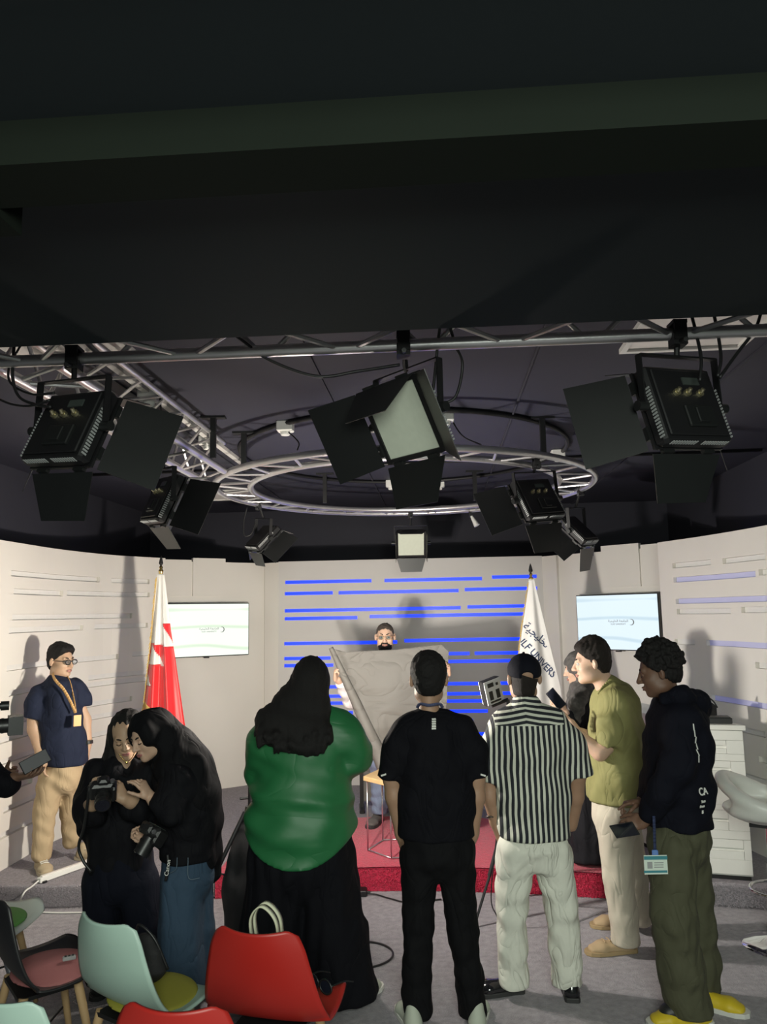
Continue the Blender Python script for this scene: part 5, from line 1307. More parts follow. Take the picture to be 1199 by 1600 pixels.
# ------------------------------------------------------------------ person: green shirt, long dark hair, from behind
X = Person('woman in green shirt with long black hair seen from behind', 480, 1560, Y=4.30); P = X.P
X.body(sk_l, (P(487, 1060, .02), -6, 0, 0, 1.0), [([P(470, 1300), P(472, 1200), P(484, 1115)], [.14, .15, .06]), ([P(484, 1120), P(487, 1075)], [.055, .052]),
    ([P(420, 1140), P(405, 1190, .05), P(440, 1215, .22)], [.06, .05, .04]), ([P(530, 1130), P(566, 1188, .03), P(530, 1196, .20)], [.06, .05, .04])], female=True)
c_green = cloth('green_satin', (.016, .140, .046), .5, bump=.12, bscale=9, crease=.40, cscale=3.2, cstretch=(.7, .7, 1.2))
gw = folds(51, 7, .009, (.10, .25), (.4, .4, 1))
def gwarp(x, y, z): return gw(x, y, z) - .012*np.exp(-((z-P(470, 1240)[2]+.10*x)/.03)**2)
def hemcut(S, P): pass
S_ = X._sdf([([P(470, 1110), P(470, 1345)], [.36, .36])], .011)
for pts, rad, k in (([P(484, 1108), P(478, 1135), P(474, 1180), P(472, 1235), P(470, 1290), P(468, 1345)], [(.10, .06), (.215, .125), (.245, .17), (.255, .19), (.285, .215), (.30, .22)], .05),):
    S_.chain(pts, rad, (1, 0, 0), k)
S_.chain([P(425, 1137), P(411, 1165), P(409, 1200, .06), P(440, 1215, .22)], [.085, .085, .08, .06], None, .05)
S_.chain([P(527, 1132), P(548, 1158), P(556, 1186, .02), P(520, 1196, .2)], [.088, .092, .078, .06], None, .05)
S_.warp(gwarp)
X_, Y_, Z_ = S_.pts(tuple(slice(0, len(c)) for c in S_.c)); zc_, ze_ = P(468, 1342)[2], P(468, 1296)[2]; xc_ = P(468, 1300)[0]
S_.D = np.maximum(S_.D, (zc_ + (ze_-zc_)*np.clip(np.abs((X_-xc_)/.30), 0, 1.2)**2.2 - Z_ + 0*Y_).astype(np.float32))
S_.mesh('green_shirt', c_green, X.root)
X.garment('trousers', c_black, [([P(470, 1300), P(473, 1345)], [(.265, .18), (.275, .20)], (1, 0, 0), .05), ([P(440, 1350), P(428, 1450), P(420, 1555)], [.17, .17, .19], None, .03), ([P(507, 1350), P(522, 1450), P(535, 1550)], [.165, .165, .185], None, .03)],
    cuts=[((0, 0, .03), (0, 0, -1))], fold=(52, 6, .012, (.08, .2), (1, 1, .15)), h=.013)
X.shoe(P(548, 1556)*(1, 1, 0)+(-.0, -.06, 0), (.55, .8), m_tread, m_sole, .27); X.shoe(P(430, 1556)*(1, 1, 0)+(0, -.03, 0), (-.3, 1), m_tread, m_sole, .27)
# hair
S_ = SDF(P(400, 1190)-(.25, .35, .08), P(530, 1000)+(.2, .3, .05), .0085)
S_.ell(P(486, 1058, -.005), (.098, .118, .118), None, 0)
S_.chain([P(484, 1070, -.02), P(474, 1100, -.045), P(460, 1135, -.10), P(450, 1160, -.15)], [(.105, .10), (.145, .10), (.20, .085), (.195, .05)], (1, 0, 0), .04)
g = np.random.default_rng(5)
for i in range(26):
    a = i/25; x0 = 406+a*104+g.uniform(-4, 4); yb = 1158+g.uniform(-8, 16)-14*abs(a-.5)
    S_.chain([P(x0*.6+.4*468, 1120, -.11), P(x0, 1142, -.15), P(x0+g.uniform(-5, 5), yb, -.185-.02*math.sin(a*PI)), P(x0+g.uniform(-8, 8), yb+g.uniform(5, 13), -.195)], [.03, .022, .014, .006], None, .014)
S_.ell(P(487, 1066, .12), (.075, .09, .10), None, .02, 's')
def hw(x, y, z): return .0016*np.sin(x*330+6*np.sin(z*9+x*8))+.0016*np.sin(x*150+z*14+1)
S_.warp(hw, .04); S_.mesh('long_hair', m_hblack, X.root, 1)

# ------------------------------------------------------------------ person: olive shirt, facing left
X = Person('man in olive short sleeved shirt and beige trousers facing left', 965, 1490, Y=4.86); P = X.P
f_l = (-1, .12, 0)
X.body(sk_l, (P(925, 1036), 80, -6, 0, 1.04), [([P(965, 1250), P(966, 1150), P(953, 1075)], [.10, .11, .06]), ([P(948, 1078), P(936, 1048)], [.062, .056]),
    ([P(958, 1098, -.13), P(947, 1165, -.17), P(938, 1176, -.18), P(905, 1150, -.14), P(893, 1132, -.10)], [.055, .05, .046, .036, .030]), ([P(955, 1098, .15), P(945, 1160, .16), P(905, 1145, .08)], [.055, .046, .034])],
    hands=[dict(w=P(893, 1131, -.10), d=(-.8, .4, .12), n=(.4, .8, -.1), thumb=1, curl=(40, 45, 45, 50))])
X.face(True, m_hbrown, mat('lips_rose', (.36, .16, .13), .5))
X.hair_short(m_hbrown, .008, .036, .014, 61, -.088)
c_olive = cloth('olive', (.215, .205, .075), .8, bump=.15, bscale=12)
X.garment('olive_shirt', c_olive, [([P(952, 1070), P(960, 1095), P(963, 1140), P(962, 1200), P(962, 1245)], [(.06, .07), (.125, .205), (.150, .215), (.162, .21), (.168, .21)], (1, 0, 0), .05)],
    sleeves=[([P(963, 1098, -.15), P(956, 1130, -.19), P(949, 1176, -.195)], [.080, .078, .072], P(950, 1166, -.19), (-.15, 0, -1)), ([P(958, 1098, .15), P(948, 1135, .18), P(943, 1170, .17)], [.078, .074, .07], P(943, 1160, .17), (-.15, 0, -1))],
    cuts=[(P(962, 1250), (0, 0, -1))], fold=(62, 6, .007, (.09, .2), (.6, .4, .8)))
for s_, dy in ((1, -.06), (-1, .07)):
    ribbon([P(957, 1062, dy*.6), P(948, 1066, dy), P(936, 1084, dy*.6)], .045, c_olive, 'collar', X.root, (0, 0, 1), .006)
c_beige = cloth('beige', (.50, .455, .37), bump=.12, bscale=12)
X.garment('trousers', c_beige, [([P(965, 1240), P(966, 1275)], [(.145, .165), (.15, .175)], (1, 0, 0), .04), ([P(962, 1280, -.09), P(966, 1370, -.08), P(975, 1430, -.07), P(979, 1485, -.06)], [.112, .088, .080, .082], None, .02), ([P(972, 1280, .09), P(990, 1370, .16), P(1000, 1445, .24)], [.112, .088, .080], None, .02)],
    cuts=[((0, 0, .05), (0, 0, -1))], fold=(63, 6, .006, (.06, .16), (.8, .8, .6)))
m_suede = mat('tan_suede', (.40, .29, .17), .85, bump=.1)
X.shoe(P(992, 1490)*(1, 1, 0)+(.0, -.03, 0), (-1, -.12), m_suede, mat('tan_sole', (.35, .25, .13), .7), .31, .05, .06, lace=m_suede); X.shoe(np.array((P(1010, 1470)[0]+.04, .30, 0)), (-1, .1), m_suede, MATS['tan_sole'], .29, .05, .06)

# ------------------------------------------------------------------ person: black hoodie, facing left
X = Person('young man with curly hair in black hoodie and olive cargo trousers', 1060, 1590, Y=4.12); P = X.P
X.body(sk_d, (P(1030, 1050), 72, -14, 0, 1.02), [([P(1058, 1280), P(1062, 1180), P(1060, 1110)], [.10, .11, .06]), ([P(1056, 1108), P(1040, 1068)], [.056, .052]),
    ([P(1062, 1130, -.12), P(1052, 1200, -.16), P(1022, 1258, -.13), P(1004, 1286, -.10)], [.05, .045, .034, .028]), ([P(1058, 1130, .14), P(1040, 1200, .16), P(1004, 1252, .06)], [.05, .045, .030])],
    hands=[dict(w=P(1010, 1280, -.10), d=(-.85, .1, -.32), n=(.25, .75, -.4), thumb=1, curl=(38, 42, 45, 50), tout=30), dict(w=P(1004, 1252, .04), d=(-.9, -.15, -.05), n=(.1, -.2, -1), thumb=-1, curl=(12, 40, 50, 55), tout=25)])
X.face(True, m_hblack, mat('lips_brown', (.17, .075, .06), .5), lid=sk_d)
X.hair_short(m_hblack, .012, .038, .0, 71, -.070, curly=.015, h=.005)
c_hood = cloth('black_hoodie', (.0045, .005, .010), bump=.2, bscale=20)
ho_ = X.garment('hoodie', c_hood, [([P(1056, 1100), P(1058, 1122), P(1060, 1165), P(1058, 1230), P(1057, 1280)], [(.08, .09), (.135, .20), (.155, .215), (.165, .205), (.165, .20)], (1, 0, 0), .05),
    ([P(1066, 1128, -.15), P(1058, 1195, -.20), P(1036, 1240, -.18), P(1016, 1270, -.12)], [.085, .08, .07, .052], None, .04), ([P(1060, 1128, .15), P(1042, 1195, .18), P(1012, 1245, .08)], [.085, .075, .05], None, .04)],
    cuts=[(P(1058, 1288), (0, 0, -1))], fold=(72, 7, .009, (.09, .2), (.6, .4, .8)))
X.garment('hood', c_hood, [([P(1040, 1092, -.09), P(1066, 1086, -.13), P(1088, 1098, -.04), P(1090, 1106, .05), P(1066, 1092, .12), P(1042, 1094, .09)], [.035, .042, .060, .060, .042, .035], None, .04), ([P(1084, 1104), P(1082, 1124)], [.075, .055], None, .04)], fold=(73, 5, .006, (.05, .1), (1, 1, 1)), h=.010)
c_cargo = cloth('olive_cargo', (.066, .066, .036), bump=.2, bscale=18)
X.garment('trousers', c_cargo, [([P(1058, 1275), P(1060, 1310)], [(.15, .16), (.155, .17)], (1, 0, 0), .04), ([P(1052, 1320, -.09), P(1052, 1430, -.12), P(1065, 1520, -.10), P(1078, 1585, -.08)], [.118, .108, .105, .112], None, .02), ([P(1072, 1320, .09), P(1086, 1430, .11), P(1095, 1500, .12), P(1097, 1560, .14)], [.115, .10, .095, .095], None, .02)],
    cuts=[((0, 0, .045), (0, 0, -1))], fold=(74, 7, .008, (.06, .16), (.8, .8, .7)))
m_yel = mat('sneaker_yellow', (.62, .46, .02), .55); m_blks = mat('sneaker_black', (.012, .012, .012), .5)
s1 = X.shoe(np.array((P(1100, 1590)[0], -.10, 0)), (-1, -.05), m_yel, m_sole, .32, .052, .08, lace=m_blks, label='yellow and black sneaker')
X.garment('shoe_overlay', m_blks, [([P(1072, 1572, -.10), P(1045, 1583, -.105)], [.055, .045], None, .02)], cuts=[((0, 0, .04), (0, 0, -1))], h=.008)
X.shoe(np.array((P(1112, 1560)[0]-.08, .10, 0)), (.8, -.5), m_yel, m_sole, .29, .05, .08, label='yellow and black sneaker')
ly = ribbon([P(1022, 1275, -.21), P(1023, 1300, -.215), P(1024, 1335, -.215)], .014, cloth('lanyard_navy', (.02, .03, .08)), 'lanyard', X.root, (0, 1, 0))
m_badge = mat('badge_white', (.62, .70, .62), .35); m_teal = mat('badge_teal', (.05, .22, .26), .4)
bd = MB().box(P(1025, 1351, -.222), (.112, .004, .088)).build('id_badge', m_badge, X.root)
MB().box(P(1025, 1340.5, -.2255), (.112, .002, .016)).build('badge_band', m_teal, bd); MB().box(P(1025, 1362, -.2255), (.112, .002, .010)).build('badge_band', m_teal, bd); MB().box(P(1016, 1352, -.2255), (.024, .002, .03)).build('badge_photo', m_vent, bd)
for i in range(3): MB().box(P(1030, 1348+3.5*i, -.2255), (.045, .002, .004)).build('badge_line', m_vent, bd)
MB().box(P(1024, 1333, -.22), (.03, .006, .03), ch=.004).build('badge_clip', mat('clip_blue', (.12, .22, .5), .4), bd)
m_print = mat('white_print', (.78, .78, .74), .6)
def cloth_text(body, size, px, py, rot=0, al='LEFT'):
    return text_mesh('print_lettering', body, size, m_print, X.root, on_cloth(ho_, X, px+4, py, .006, rot) @ Matrix.Translation((-.015, 0, 0)), .001, al, .0012)
cloth_text('CA', .050, 1090, 1238); cloth_text('Team', .017, 1093, 1252); cloth_text('from', .017, 1092, 1259); cloth_text('S', .02, 1096, 1268)
for i in range(6): MB().box((0, 0, 0), (.005, .032, .003), on_cloth(ho_, X, 1084+1.6*i, 1136+10*i)).build('back_print', m_print, X.root)
hd_ = X.o
phone('dark smartphone held low by man in black hoodie', Vector(P(976, 1297, -.09))+Vector(X.o), Matrix.Rotation(R(60), 4, 'Y') @ Matrix.Rotation(R(50), 4, 'X'))
# ------------------------------------------------------------------ person: navy t-shirt and khakis by the left wall
X = Person('man in navy t-shirt and khaki trousers with orange lanyard by left wall', 85, 1350, RZ, 6.1); P = X.P
yw = -128
X.body(sk_o, (P(95, 1033), -112, -5, 0, 1.02), [([P(100, 1190), P(96, 1110), P(90, 1062)], [.10, .11, .06]), ([P(88, 1068), P(91, 1045)], [.058, .054]),
    ([P(64, 1090, -.05), P(53, 1125, -.08), P(53, 1140, -.08), P(63, 1177, -.13), P(70, 1192, -.13)], [.042, .046, .046, .034, .030]), ([P(118, 1086, .07), P(133, 1125, .10), P(136, 1160, .08), P(132, 1190, .06)], [.042, .045, .036, .03])],
    hands=[dict(w=P(67, 1186, -.13), d=(.15, 0, -1), n=(.9, .3, .2), thumb=1, curl=(15, 15, 18, 20), tout=30)])
X.face(True, m_hblack, MATS['lips_rose']); X.hair_short(m_hblack, .009, .024, .010, 81, -.085); X.glasses(m_blk2, thick=.0032)
X.garment('t_shirt', c_navy, [([P(89, 1062), P(89, 1078), P(93, 1115), P(99, 1160), P(102, 1188)], [(.06, .06), (.175, .11), (.178, .15), (.172, .16), (.170, .16)], side(-38), .05)],
    sleeves=[([P(61, 1082, -.05), P(54, 1102, -.08), P(51, 1130, -.085)], [.062, .074, .074], P(52, 1121, -.08), (-.1, 0, -1)), ([P(118, 1074, .07), P(127, 1092, .09), P(131, 1115, .10)], [.075, .068, .062], P(130, 1104, .09), (.2, 0, -1))],
    cuts=[(P(102, 1194), (-.02, 0, -1))], fold=(82, 7, .009, (.08, .2), (.8, .8, .6)), h=.012)
c_khaki = cloth('khaki', (.42, .315, .19), bump=.15, bscale=12, crease=.4)
X.garment('trousers', c_khaki, [([P(99, 1185), P(98, 1215)], [(.155, .13), (.16, .14)], side(-38), .04), ([P(82, 1218, -.05), P(70, 1268, -.07), P(65, 1335, -.08)], [.105, .085, .070], None, .02), ([P(113, 1218, .05), P(112, 1270, .09), P(112, 1312, .12)], [.105, .085, .068], None, .02)],
    cuts=[((0, 0, .05), (0, 0, -1))], fold=(83, 7, .006, (.06, .14), (.8, .8, .7)), h=.012)
m_khs = mat('khaki_sneaker', (.40, .32, .21), .75, bump=.1)
X.shoe(np.array((P(64, 1340)[0], -.02, 0)), (.55, -.8), m_khs, mat('khaki_sole', (.42, .36, .26), .7), .29, .05, .075, lace=m_sole); X.shoe(np.array((P(108, 1320)[0], .16, 0)), (.95, -.35), m_khs, MATS['khaki_sole'], .29, .05, .075, lace=m_sole)
m_lan = cloth('lanyard_orange', (.62, .36, .14), .6)
ln_ = ribbon([P(82, 1052, -.07), P(86, 1062, -.15), P(100, 1078, -.185), P(112, 1100, -.185), P(118, 1114, -.18)], .022, m_lan, 'lanyard', X.root, (0, 1, 0)); ribbon([P(104, 1054, -.02), P(110, 1068, -.08), P(116, 1095, -.14), P(119, 1114, -.18)], .020, m_lan, 'lanyard', X.root, (.6, .8, 0))
MB().box((0, 0, 0), (.055, .005, .082), Matrix.Translation(Vector(P(121, 1126, -.19))) @ Matrix.Rotation(R(35), 4, 'Z'), ch=.002).build('id_badge', mat('badge_orange', (.70, .40, .16), .45), ln_)
MB().cyl(P(137, 1157, .03), P(137, 1162, .03), .040, n=16).build('wristwatch', m_blk2, X.root)

# ------------------------------------------------------------------ woman looking at camera screen
X = Person('woman in black with long hair looking down at the camera she holds', 188, 1560, Y=4.50); P = X.P
X.body(sk_o, (P(196, 1150, -.02), 196, -22, 8, .96), [([P(188, 1350), P(190, 1250), P(194, 1195)], [.10, .11, .06]), ([P(194, 1195), P(197, 1170, -.03)], [.050, .046]),
    ([P(146, 1205), P(134, 1265, -.06), P(145, 1256, -.22), P(147, 1245, -.27)], [.05, .045, .036, .028]), ([P(240, 1205), P(236, 1262, -.10), P(205, 1252, -.24), P(193, 1248, -.28)], [.05, .045, .036, .028])],
    hands=[dict(w=P(147, 1248, -.25), d=(-.05, -.25, .8), n=(.95, 0, .1), thumb=1, curl=(40, 42, 45, 48), tout=30, sc=.95), dict(w=P(197, 1250, -.27), d=(-.45, -.15, .75), n=(-.6, .5, -.3), thumb=-1, curl=(18, 25, 32, 40), tout=35, sc=.95)], female=True)
X.face(True, m_hblack, mat('lips_mauve', (.34, .13, .12), .45), lid=sk_o)
S_ = SDF(X.hc-(.22, .22, .42), X.hc+(.22, .24, .22), .009); S_.ell(X.hc+(0, .03, .035), (.098, .105, .115), None, 0)
S_.chain([X.hc+(-.05, .06, .0), X.hc+(-.075, .05, -.14), X.hc+(-.10, .02, -.30)], [(.07, .08), (.06, .07), (.05, .04)], None, .04); S_.chain([X.hc+(.06, .07, .0), X.hc+(.07, .09, -.14), X.hc+(.08, .08, -.28)], [(.06, .08), (.06, .07), (.05, .04)], None, .04)
S_.ell(X.hc+X.hR@np.array((0.005, .10, -.042)), (.055, .085, .090), X.hR, .012, 's'); S_.warp(lambda x, y, z: .003*np.sin(x*190+5*np.sin(z*9))+.002*np.sin(y*150), .04); S_.mesh('long_hair', m_hblack, X.root)
c_wb = cloth('black_blouse', (.0055, .0055, .0075), .8, bump=.2, bscale=12)
X.garment('blouse', c_wb, [([P(194, 1197), P(193, 1207), P(190, 1240), P(187, 1300), P(187, 1345)], [(.07, .05), (.165, .10), (.17, .12), (.175, .135), (.18, .14)], (1, 0, 0), .05),
    ([P(150, 1205), P(138, 1262, -.05), P(146, 1268, -.14)], [.075, .085, .085], None, .04), ([P(238, 1205), P(234, 1262, -.08), P(212, 1262, -.18)], [.075, .085, .085], None, .04), ([P(140, 1262, -.02), P(134, 1295, -.02)], [.07, .05], None, .03)],
    cuts=[(P(187, 1368), (0, 0, -1))], fold=(92, 7, .010, (.08, .2), (.9, .6, .5)), subs=[(P(197, 1190, -.11), (.050, .075, .085))])
c_dnavy = cloth('dark_navy_trousers', (.005, .006, .012))
X.garment('trousers', c_dnavy, [([P(188, 1340), P(188, 1372)], [(.175, .135), (.18, .145)], (1, 0, 0), .04), ([P(162, 1380), P(160, 1450), P(165, 1560)], [.115, .11, .11], None, .02), ([P(216, 1380), P(222, 1450), P(222, 1560)], [.11, .10, .10], None, .02)], cuts=[((0, 0, .04), (0, 0, -1))], fold=(93, 6, .009, (.08, .2), (1, 1, .3)))
for q in (165, 222): X.shoe(P(q, 1560)*(1, 1, 0)+(0, .08, 0), (0, -1), m_blks, m_soled, .25, .044)
ribbon([P(186, 1178, -.11), P(193, 1187, -.135), P(199, 1190, -.14), P(206, 1184, -.12), P(210, 1176, -.08)], .004, m_gold, 'necklace', X.root, (0, 1, 0), .003); MB().sphere(P(198, 1191, -.145), .009, 8).build('pendant', m_gold, X.root)
def dslr(label, loc, Mx, strap=None):
    t = thing('photo_camera', label, 'camera', loc, 0, 'photo cameras in hands')
    MB().box((0, 0, 0), (.135, .06, .095), Mx, ch=.012).build('camera_body', m_camb, t); MB().box((0, 0, .058), (.06, .055, .035), Mx, ch=.010).build('viewfinder', m_camb, t)
    MB().box((.052, -.03, -.0), (.03, .05, .09), Mx, ch=.010).build('grip', m_camb, t)
    l_ = MB().cyl((0, -.03, 0), (0, -.12, 0), .038, .040, n=20, M=Mx).build('lens_barrel', m_camb, t, smooth=True, auto=40)
    for i in range(2): MB().cyl((0, -.05-.035*i, 0), (0, -.062-.035*i, 0), .0415, n=20, M=Mx).build('focus_ring', m_blk2, l_, smooth=True, auto=40)
    MB().cyl((0, -.12, 0), (0, -.122, 0), .034, n=20, M=Mx).build('front_glass', m_lens, l_); MB().box((0, .031, -.005), (.08, .004, .055), Mx).build('rear_screen', m_screenoff, t)
    MB().cyl((.045, 0, .047), (.045, 0, .058), .012, n=12, M=Mx).build('dial', m_steel, t)
    if strap: MB().tube(bez(strap, 6), .008, 8).build('strap', m_camb, t, smooth=True)
    return t
lc = Vector(P(161, 1234, -.34))+Vector(X.o)
dslr('black photo camera held by the woman with long hair', lc, Matrix.Rotation(R(20), 4, 'Z') @ Matrix.Rotation(R(28), 4, 'X'),
     [Vector(P(140, 1228, -.33))+Vector(X.o)-lc, Vector(P(132, 1290, -.28))+Vector(X.o)-lc, Vector(P(123, 1322, -.24))+Vector(X.o)-lc, Vector(P(130, 1345, -.24))+Vector(X.o)-lc, Vector(P(143, 1362, -.24))+Vector(X.o)-lc])

# ------------------------------------------------------------------ woman in black shawl and jeans, bent towards her
X = Person('woman in black head shawl and blue jeans leaning to her neighbour', 290, 1560, Y=4.36); P = X.P
X.body(sk_l, (P(233, 1151, -.05), 142, -20, 10, .97), [([P(296, 1330), P(292, 1250), P(262, 1190)], [.10, .11, .06]), ([P(262, 1192), P(246, 1168)], [.055, .048]),
    ([P(280, 1212, -.10), P(266, 1275, -.16), P(243, 1252, -.16), P(234, 1244, -.15)], [.05, .044, .034, .027]), ([P(285, 1212, .1), P(275, 1290, .05), P(248, 1310, -.12)], [.05, .044, .03])],
    hands=[dict(w=P(236, 1246, -.15), d=(-.45, -.2, .75), n=(-.7, .3, -.5), thumb=-1, curl=(20, 35, 45, 55), tout=35, sc=.98), dict(w=P(240, 1312, -.15), d=(-.75, -.1, .2), n=(.2, -.4, .8), thumb=1, curl=(45, 50, 55, 60), sc=.95)], female=True)
X.face(True, m_hblack, MATS['lips_mauve'], lid=sk_l)
c_shawl = cloth('black_shawl', (.0042, .0042, .0055), .8, bump=.25, bscale=9)
S_ = X._sdf([([P(240, 1100), P(300, 1380)], [.42, .42])], .011)
S_.ell(X.hc+X.hR@np.array((0, -.022, .028)), (.108, .120, .116), X.hR, 0); S_.chain([P(244, 1140, .02), P(268, 1165, .02), P(296, 1200, .02), P(310, 1240, .02), P(316, 1280, .03), P(322, 1330, .06), P(328, 1362, .08)], [(.105, .10), (.115, .12), (.125, .15), (.115, .15), (.10, .14), (.075, .12), (.055, .09)], (1, .2, 0), .05)
S_.chain([P(256, 1180, .03), P(268, 1205, -.06), P(280, 1240, -.10)], [(.07, .08), (.08, .09), (.08, .06)], None, .05)
S_.ell(X.hc+X.hR@np.array((.0, .122, -.010)), np.array((.064, .092, .100)), X.hR, .010, 's'); S_.warp(folds(101, 6, .009, (.07, .18), (1, .6, .25))); S_.mesh('head_shawl', c_shawl, X.root)
X.garment('blouse', c_wb, [([P(268, 1195), P(285, 1225), P(293, 1270), P(294, 1332)], [(.10, .13), (.145, .16), (.15, .165), (.145, .16)], (1, .2, 0), .05),
    ([P(278, 1212, -.12), P(267, 1270, -.17), P(250, 1256, -.17)], [.072, .068, .055], None, .04), ([P(285, 1215, .1), P(272, 1290, .03), P(252, 1308, -.10)], [.07, .07, .05], None, .04)], cuts=[(P(294, 1340), (0, 0, -1))], fold=(102, 6, .008, (.08, .18), (.8, .6, .6)))
c_jean = cloth('blue_denim', (.026, .055, .095), bump=.2, bscale=60)
X.garment('jeans', c_jean, [([P(294, 1328), P(294, 1365)], [(.132, .145), (.14, .155)], (1, 0, 0), .04), ([P(286, 1372, -.06), P(282, 1450, -.08), P(282, 1545, -.10)], [.115, .105, .130], None, .02), ([P(302, 1372, .06), P(308, 1450, .06), P(310, 1545, .06)], [.115, .10, .12], None, .02)], cuts=[((0, 0, .05), (0, 0, -1))], fold=(103, 6, .008, (.08, .2), (1, 1, .3)))
m_stitch = mat('denim_stitch', (.10, .14, .18), .8)
for q in ([P(277, 1340, -.205), P(275, 1358, -.20), P(262, 1366, -.17)], [P(294, 1340, -.215), P(295, 1372, -.215), P(312, 1372, -.20)]): MB().tube(bez(q, 5), .002, 5).build('pocket_seam', m_stitch, X.root)
X.shoe(np.array((P(290, 1545)[0], -.08, 0)), (-1, -.2), m_blks, m_soled, .25, .044); X.shoe(np.array((P(318, 1545)[0], .08, 0)), (-1, 0), m_blks, m_soled, .25, .044)
lc = Vector(P(240, 1300, -.22))+Vector(X.o)
cm_ = dslr('black photo camera with long lens hanging at the shawled woman\'s side', lc, Matrix.Rotation(R(-50), 4, 'Z') @ Matrix.Rotation(R(55), 4, 'X') @ Matrix.Rotation(R(25), 4, 'Y'),
     [Vector(P(262, 1335, -.22))+Vector(X.o)-lc, Vector(P(263, 1350, -.225))+Vector(X.o)-lc, Vector(P(262, 1362, -.22))+Vector(X.o)-lc, Vector(P(259, 1376, -.215))+Vector(X.o)-lc])
text_mesh('strap_lettering', 'Canon', .030, m_print, cm_, Matrix.Translation(Vector(P(262, 1356, -.235))+Vector(X.o)-lc) @ Matrix.Rotation(PI/2, 4, 'X') @ Matrix.Rotation(R(82), 4, 'Z'), .0008, 'CENTER')

# ------------------------------------------------------------------ person behind the olive shirt, with patterned scarf
X = Person('woman in long black dress and patterned scarf holding up a phone', 915, 1362, RZ+.015, 5.95); P = X.P
X.body(sk_l, (P(904, 1045), 75, -12, 0, .98), [([P(918, 1250), P(918, 1150), P(912, 1085)], [.09, .10, .06]), ([P(911, 1088), P(907, 1062)], [.05, .046]),
    ([P(905, 1105, -.10), P(888, 1145, -.16), P(884, 1115, -.28)], [.05, .042, .030])], hands=[dict(w=P(884, 1112, -.28), d=(-.75, -.1, .38), n=(.3, .6, .5), thumb=1, curl=(35, 38, 42, 45), sc=.97)], female=True)
X.face(True, m_hbrown, MATS['lips_rose'])
c_scarf = mat('patterned_scarf', (.02, .02, .022), .85, noise=.1, nscale=34, color2=(.14, .13, .12), bump=.2, detail=1.0)
S_ = X._sdf([([P(905, 1020), P(920, 1130)], [.3, .3])], .010)
S_.ell(X.hc+X.hR@np.array((0, -.022, .028)), (.104, .116, .112), X.hR, 0); S_.chain([P(910, 1060), P(914, 1085)], [(.09, .09), (.13, .13)], None, .04); S_.chain([P(908, 1082, -.10), P(902, 1100, -.15), P(898, 1122, -.16)], [.06, .065, .05], None, .04)
S_.ell(X.hc+X.hR@np.array((0, .118, -.028)), (.060, .088, .088), X.hR, .01, 's'); S_.warp(folds(111, 6, .009, (.05, .12), (1, 1, 1))); S_.mesh('scarf', c_scarf, X.root)
X.garment('dress', cloth('black_dress', (.014, .014, .017), .8), [([P(912, 1085), P(913, 1105), P(916, 1160), P(916, 1240), P(918, 1300), P(918, 1362)], [(.06, .06), (.125, .16), (.135, .165), (.13, .16), (.15, .18), (.18, .20)], (1, 0, 0), .05),
    ([P(902, 1105, -.12), P(886, 1145, -.17), P(885, 1122, -.26)], [.070, .066, .055], None, .04)], cuts=[((0, 0, .02), (0, 0, -1))], fold=(112, 6, .010, (.07, .16), (1, 1, .12)), h=.012)
phone('smartphone raised by the woman with patterned scarf', Vector(P(869, 1092, -.33))+Vector(X.o), Matrix.Rotation(R(-35), 4, 'Y') @ Matrix.Rotation(R(-25), 4, 'X') @ Matrix.Rotation(R(-20), 4, 'Z'))

# ------------------------------------------------------------------ bearded speaker
X = Person('bearded man in glasses standing on stage behind the paper sheet', 603, 1285, RZ+.015, 7.08); P = X.P
X.body(sk_l, (P(602, 995), 178, -4, 0, 1.02), [([P(604, 1180), P(604, 1100), P(603, 1035)], [.10, .11, .06]), ([P(603, 1038), P(602, 1005)], [.06, .056]),
    ([P(578, 1050), P(548, 1095, -.06), P(534, 1070, -.24), P(528, 1062, -.30)], [.055, .048, .036, .030]), ([P(630, 1050), P(665, 1095, -.06), P(693, 1060, -.24), P(699, 1053, -.30)], [.055, .048, .036, .030])],
    hands=[dict(w=P(524, 1062, -.33), d=(.05, -.35, .75), n=(.9, -.2, .1), thumb=-1, curl=(60, 62, 65, 68), tout=15, tcurl=30), dict(w=P(702, 1054, -.33), d=(-.05, -.35, .75), n=(-.9, -.2, .1), thumb=1, curl=(60, 62, 65, 68), tout=15, tcurl=30)])
X.face(True, m_hbrown, MATS['lips_rose']); X.glasses(mat('glasses_amber', (.35, .2, .1), .3), thick=.0025)
X.hair_short(mat('stubble_hair', (.05, .038, .032), .9), .004, .004, 0, 121, -.03)
S_ = SDF(X.hc-.16, X.hc+.16, .006); E_ = lambda p, r, k=.02, op='u': S_.ell(X.hc+X.hR@np.array(p), r, X.hR, k, op)
E_((0, .040, -.075), (.060, .062, .055), 0); E_((0, .062, -.112), (.042, .040, .045)); E_((0, .10, -.046), (.030, .014, .007), .006)
for q in (-1, 1): E_((q*.056, .02, -.045), (.016, .030, .05))
E_((0, .108, -.063), (.020, .018, .008), .005, 's'); E_((0, .09, .005), (.060, .05, .045), .012, 's'); S_.half(X.hc+(0, .06, 0), (0, 1, 0)); S_.warp(folds(122, 6, .003, (.012, .03), (1, 1, 1)), .03); S_.mesh('beard', m_hblack, X.root)
X.garment('jacket', cloth('charcoal_jacket', (.05, .05, .055)), [([P(603, 1030), P(603, 1046), P(604, 1100), P(604, 1180)], [(.07, .06), (.18, .11), (.18, .13), (.17, .13)], (1, 0, 0), .05)], fold=(123, 5, .006), h=.013)
c_cuff = cloth('white_shirt', (.72, .70, .70))
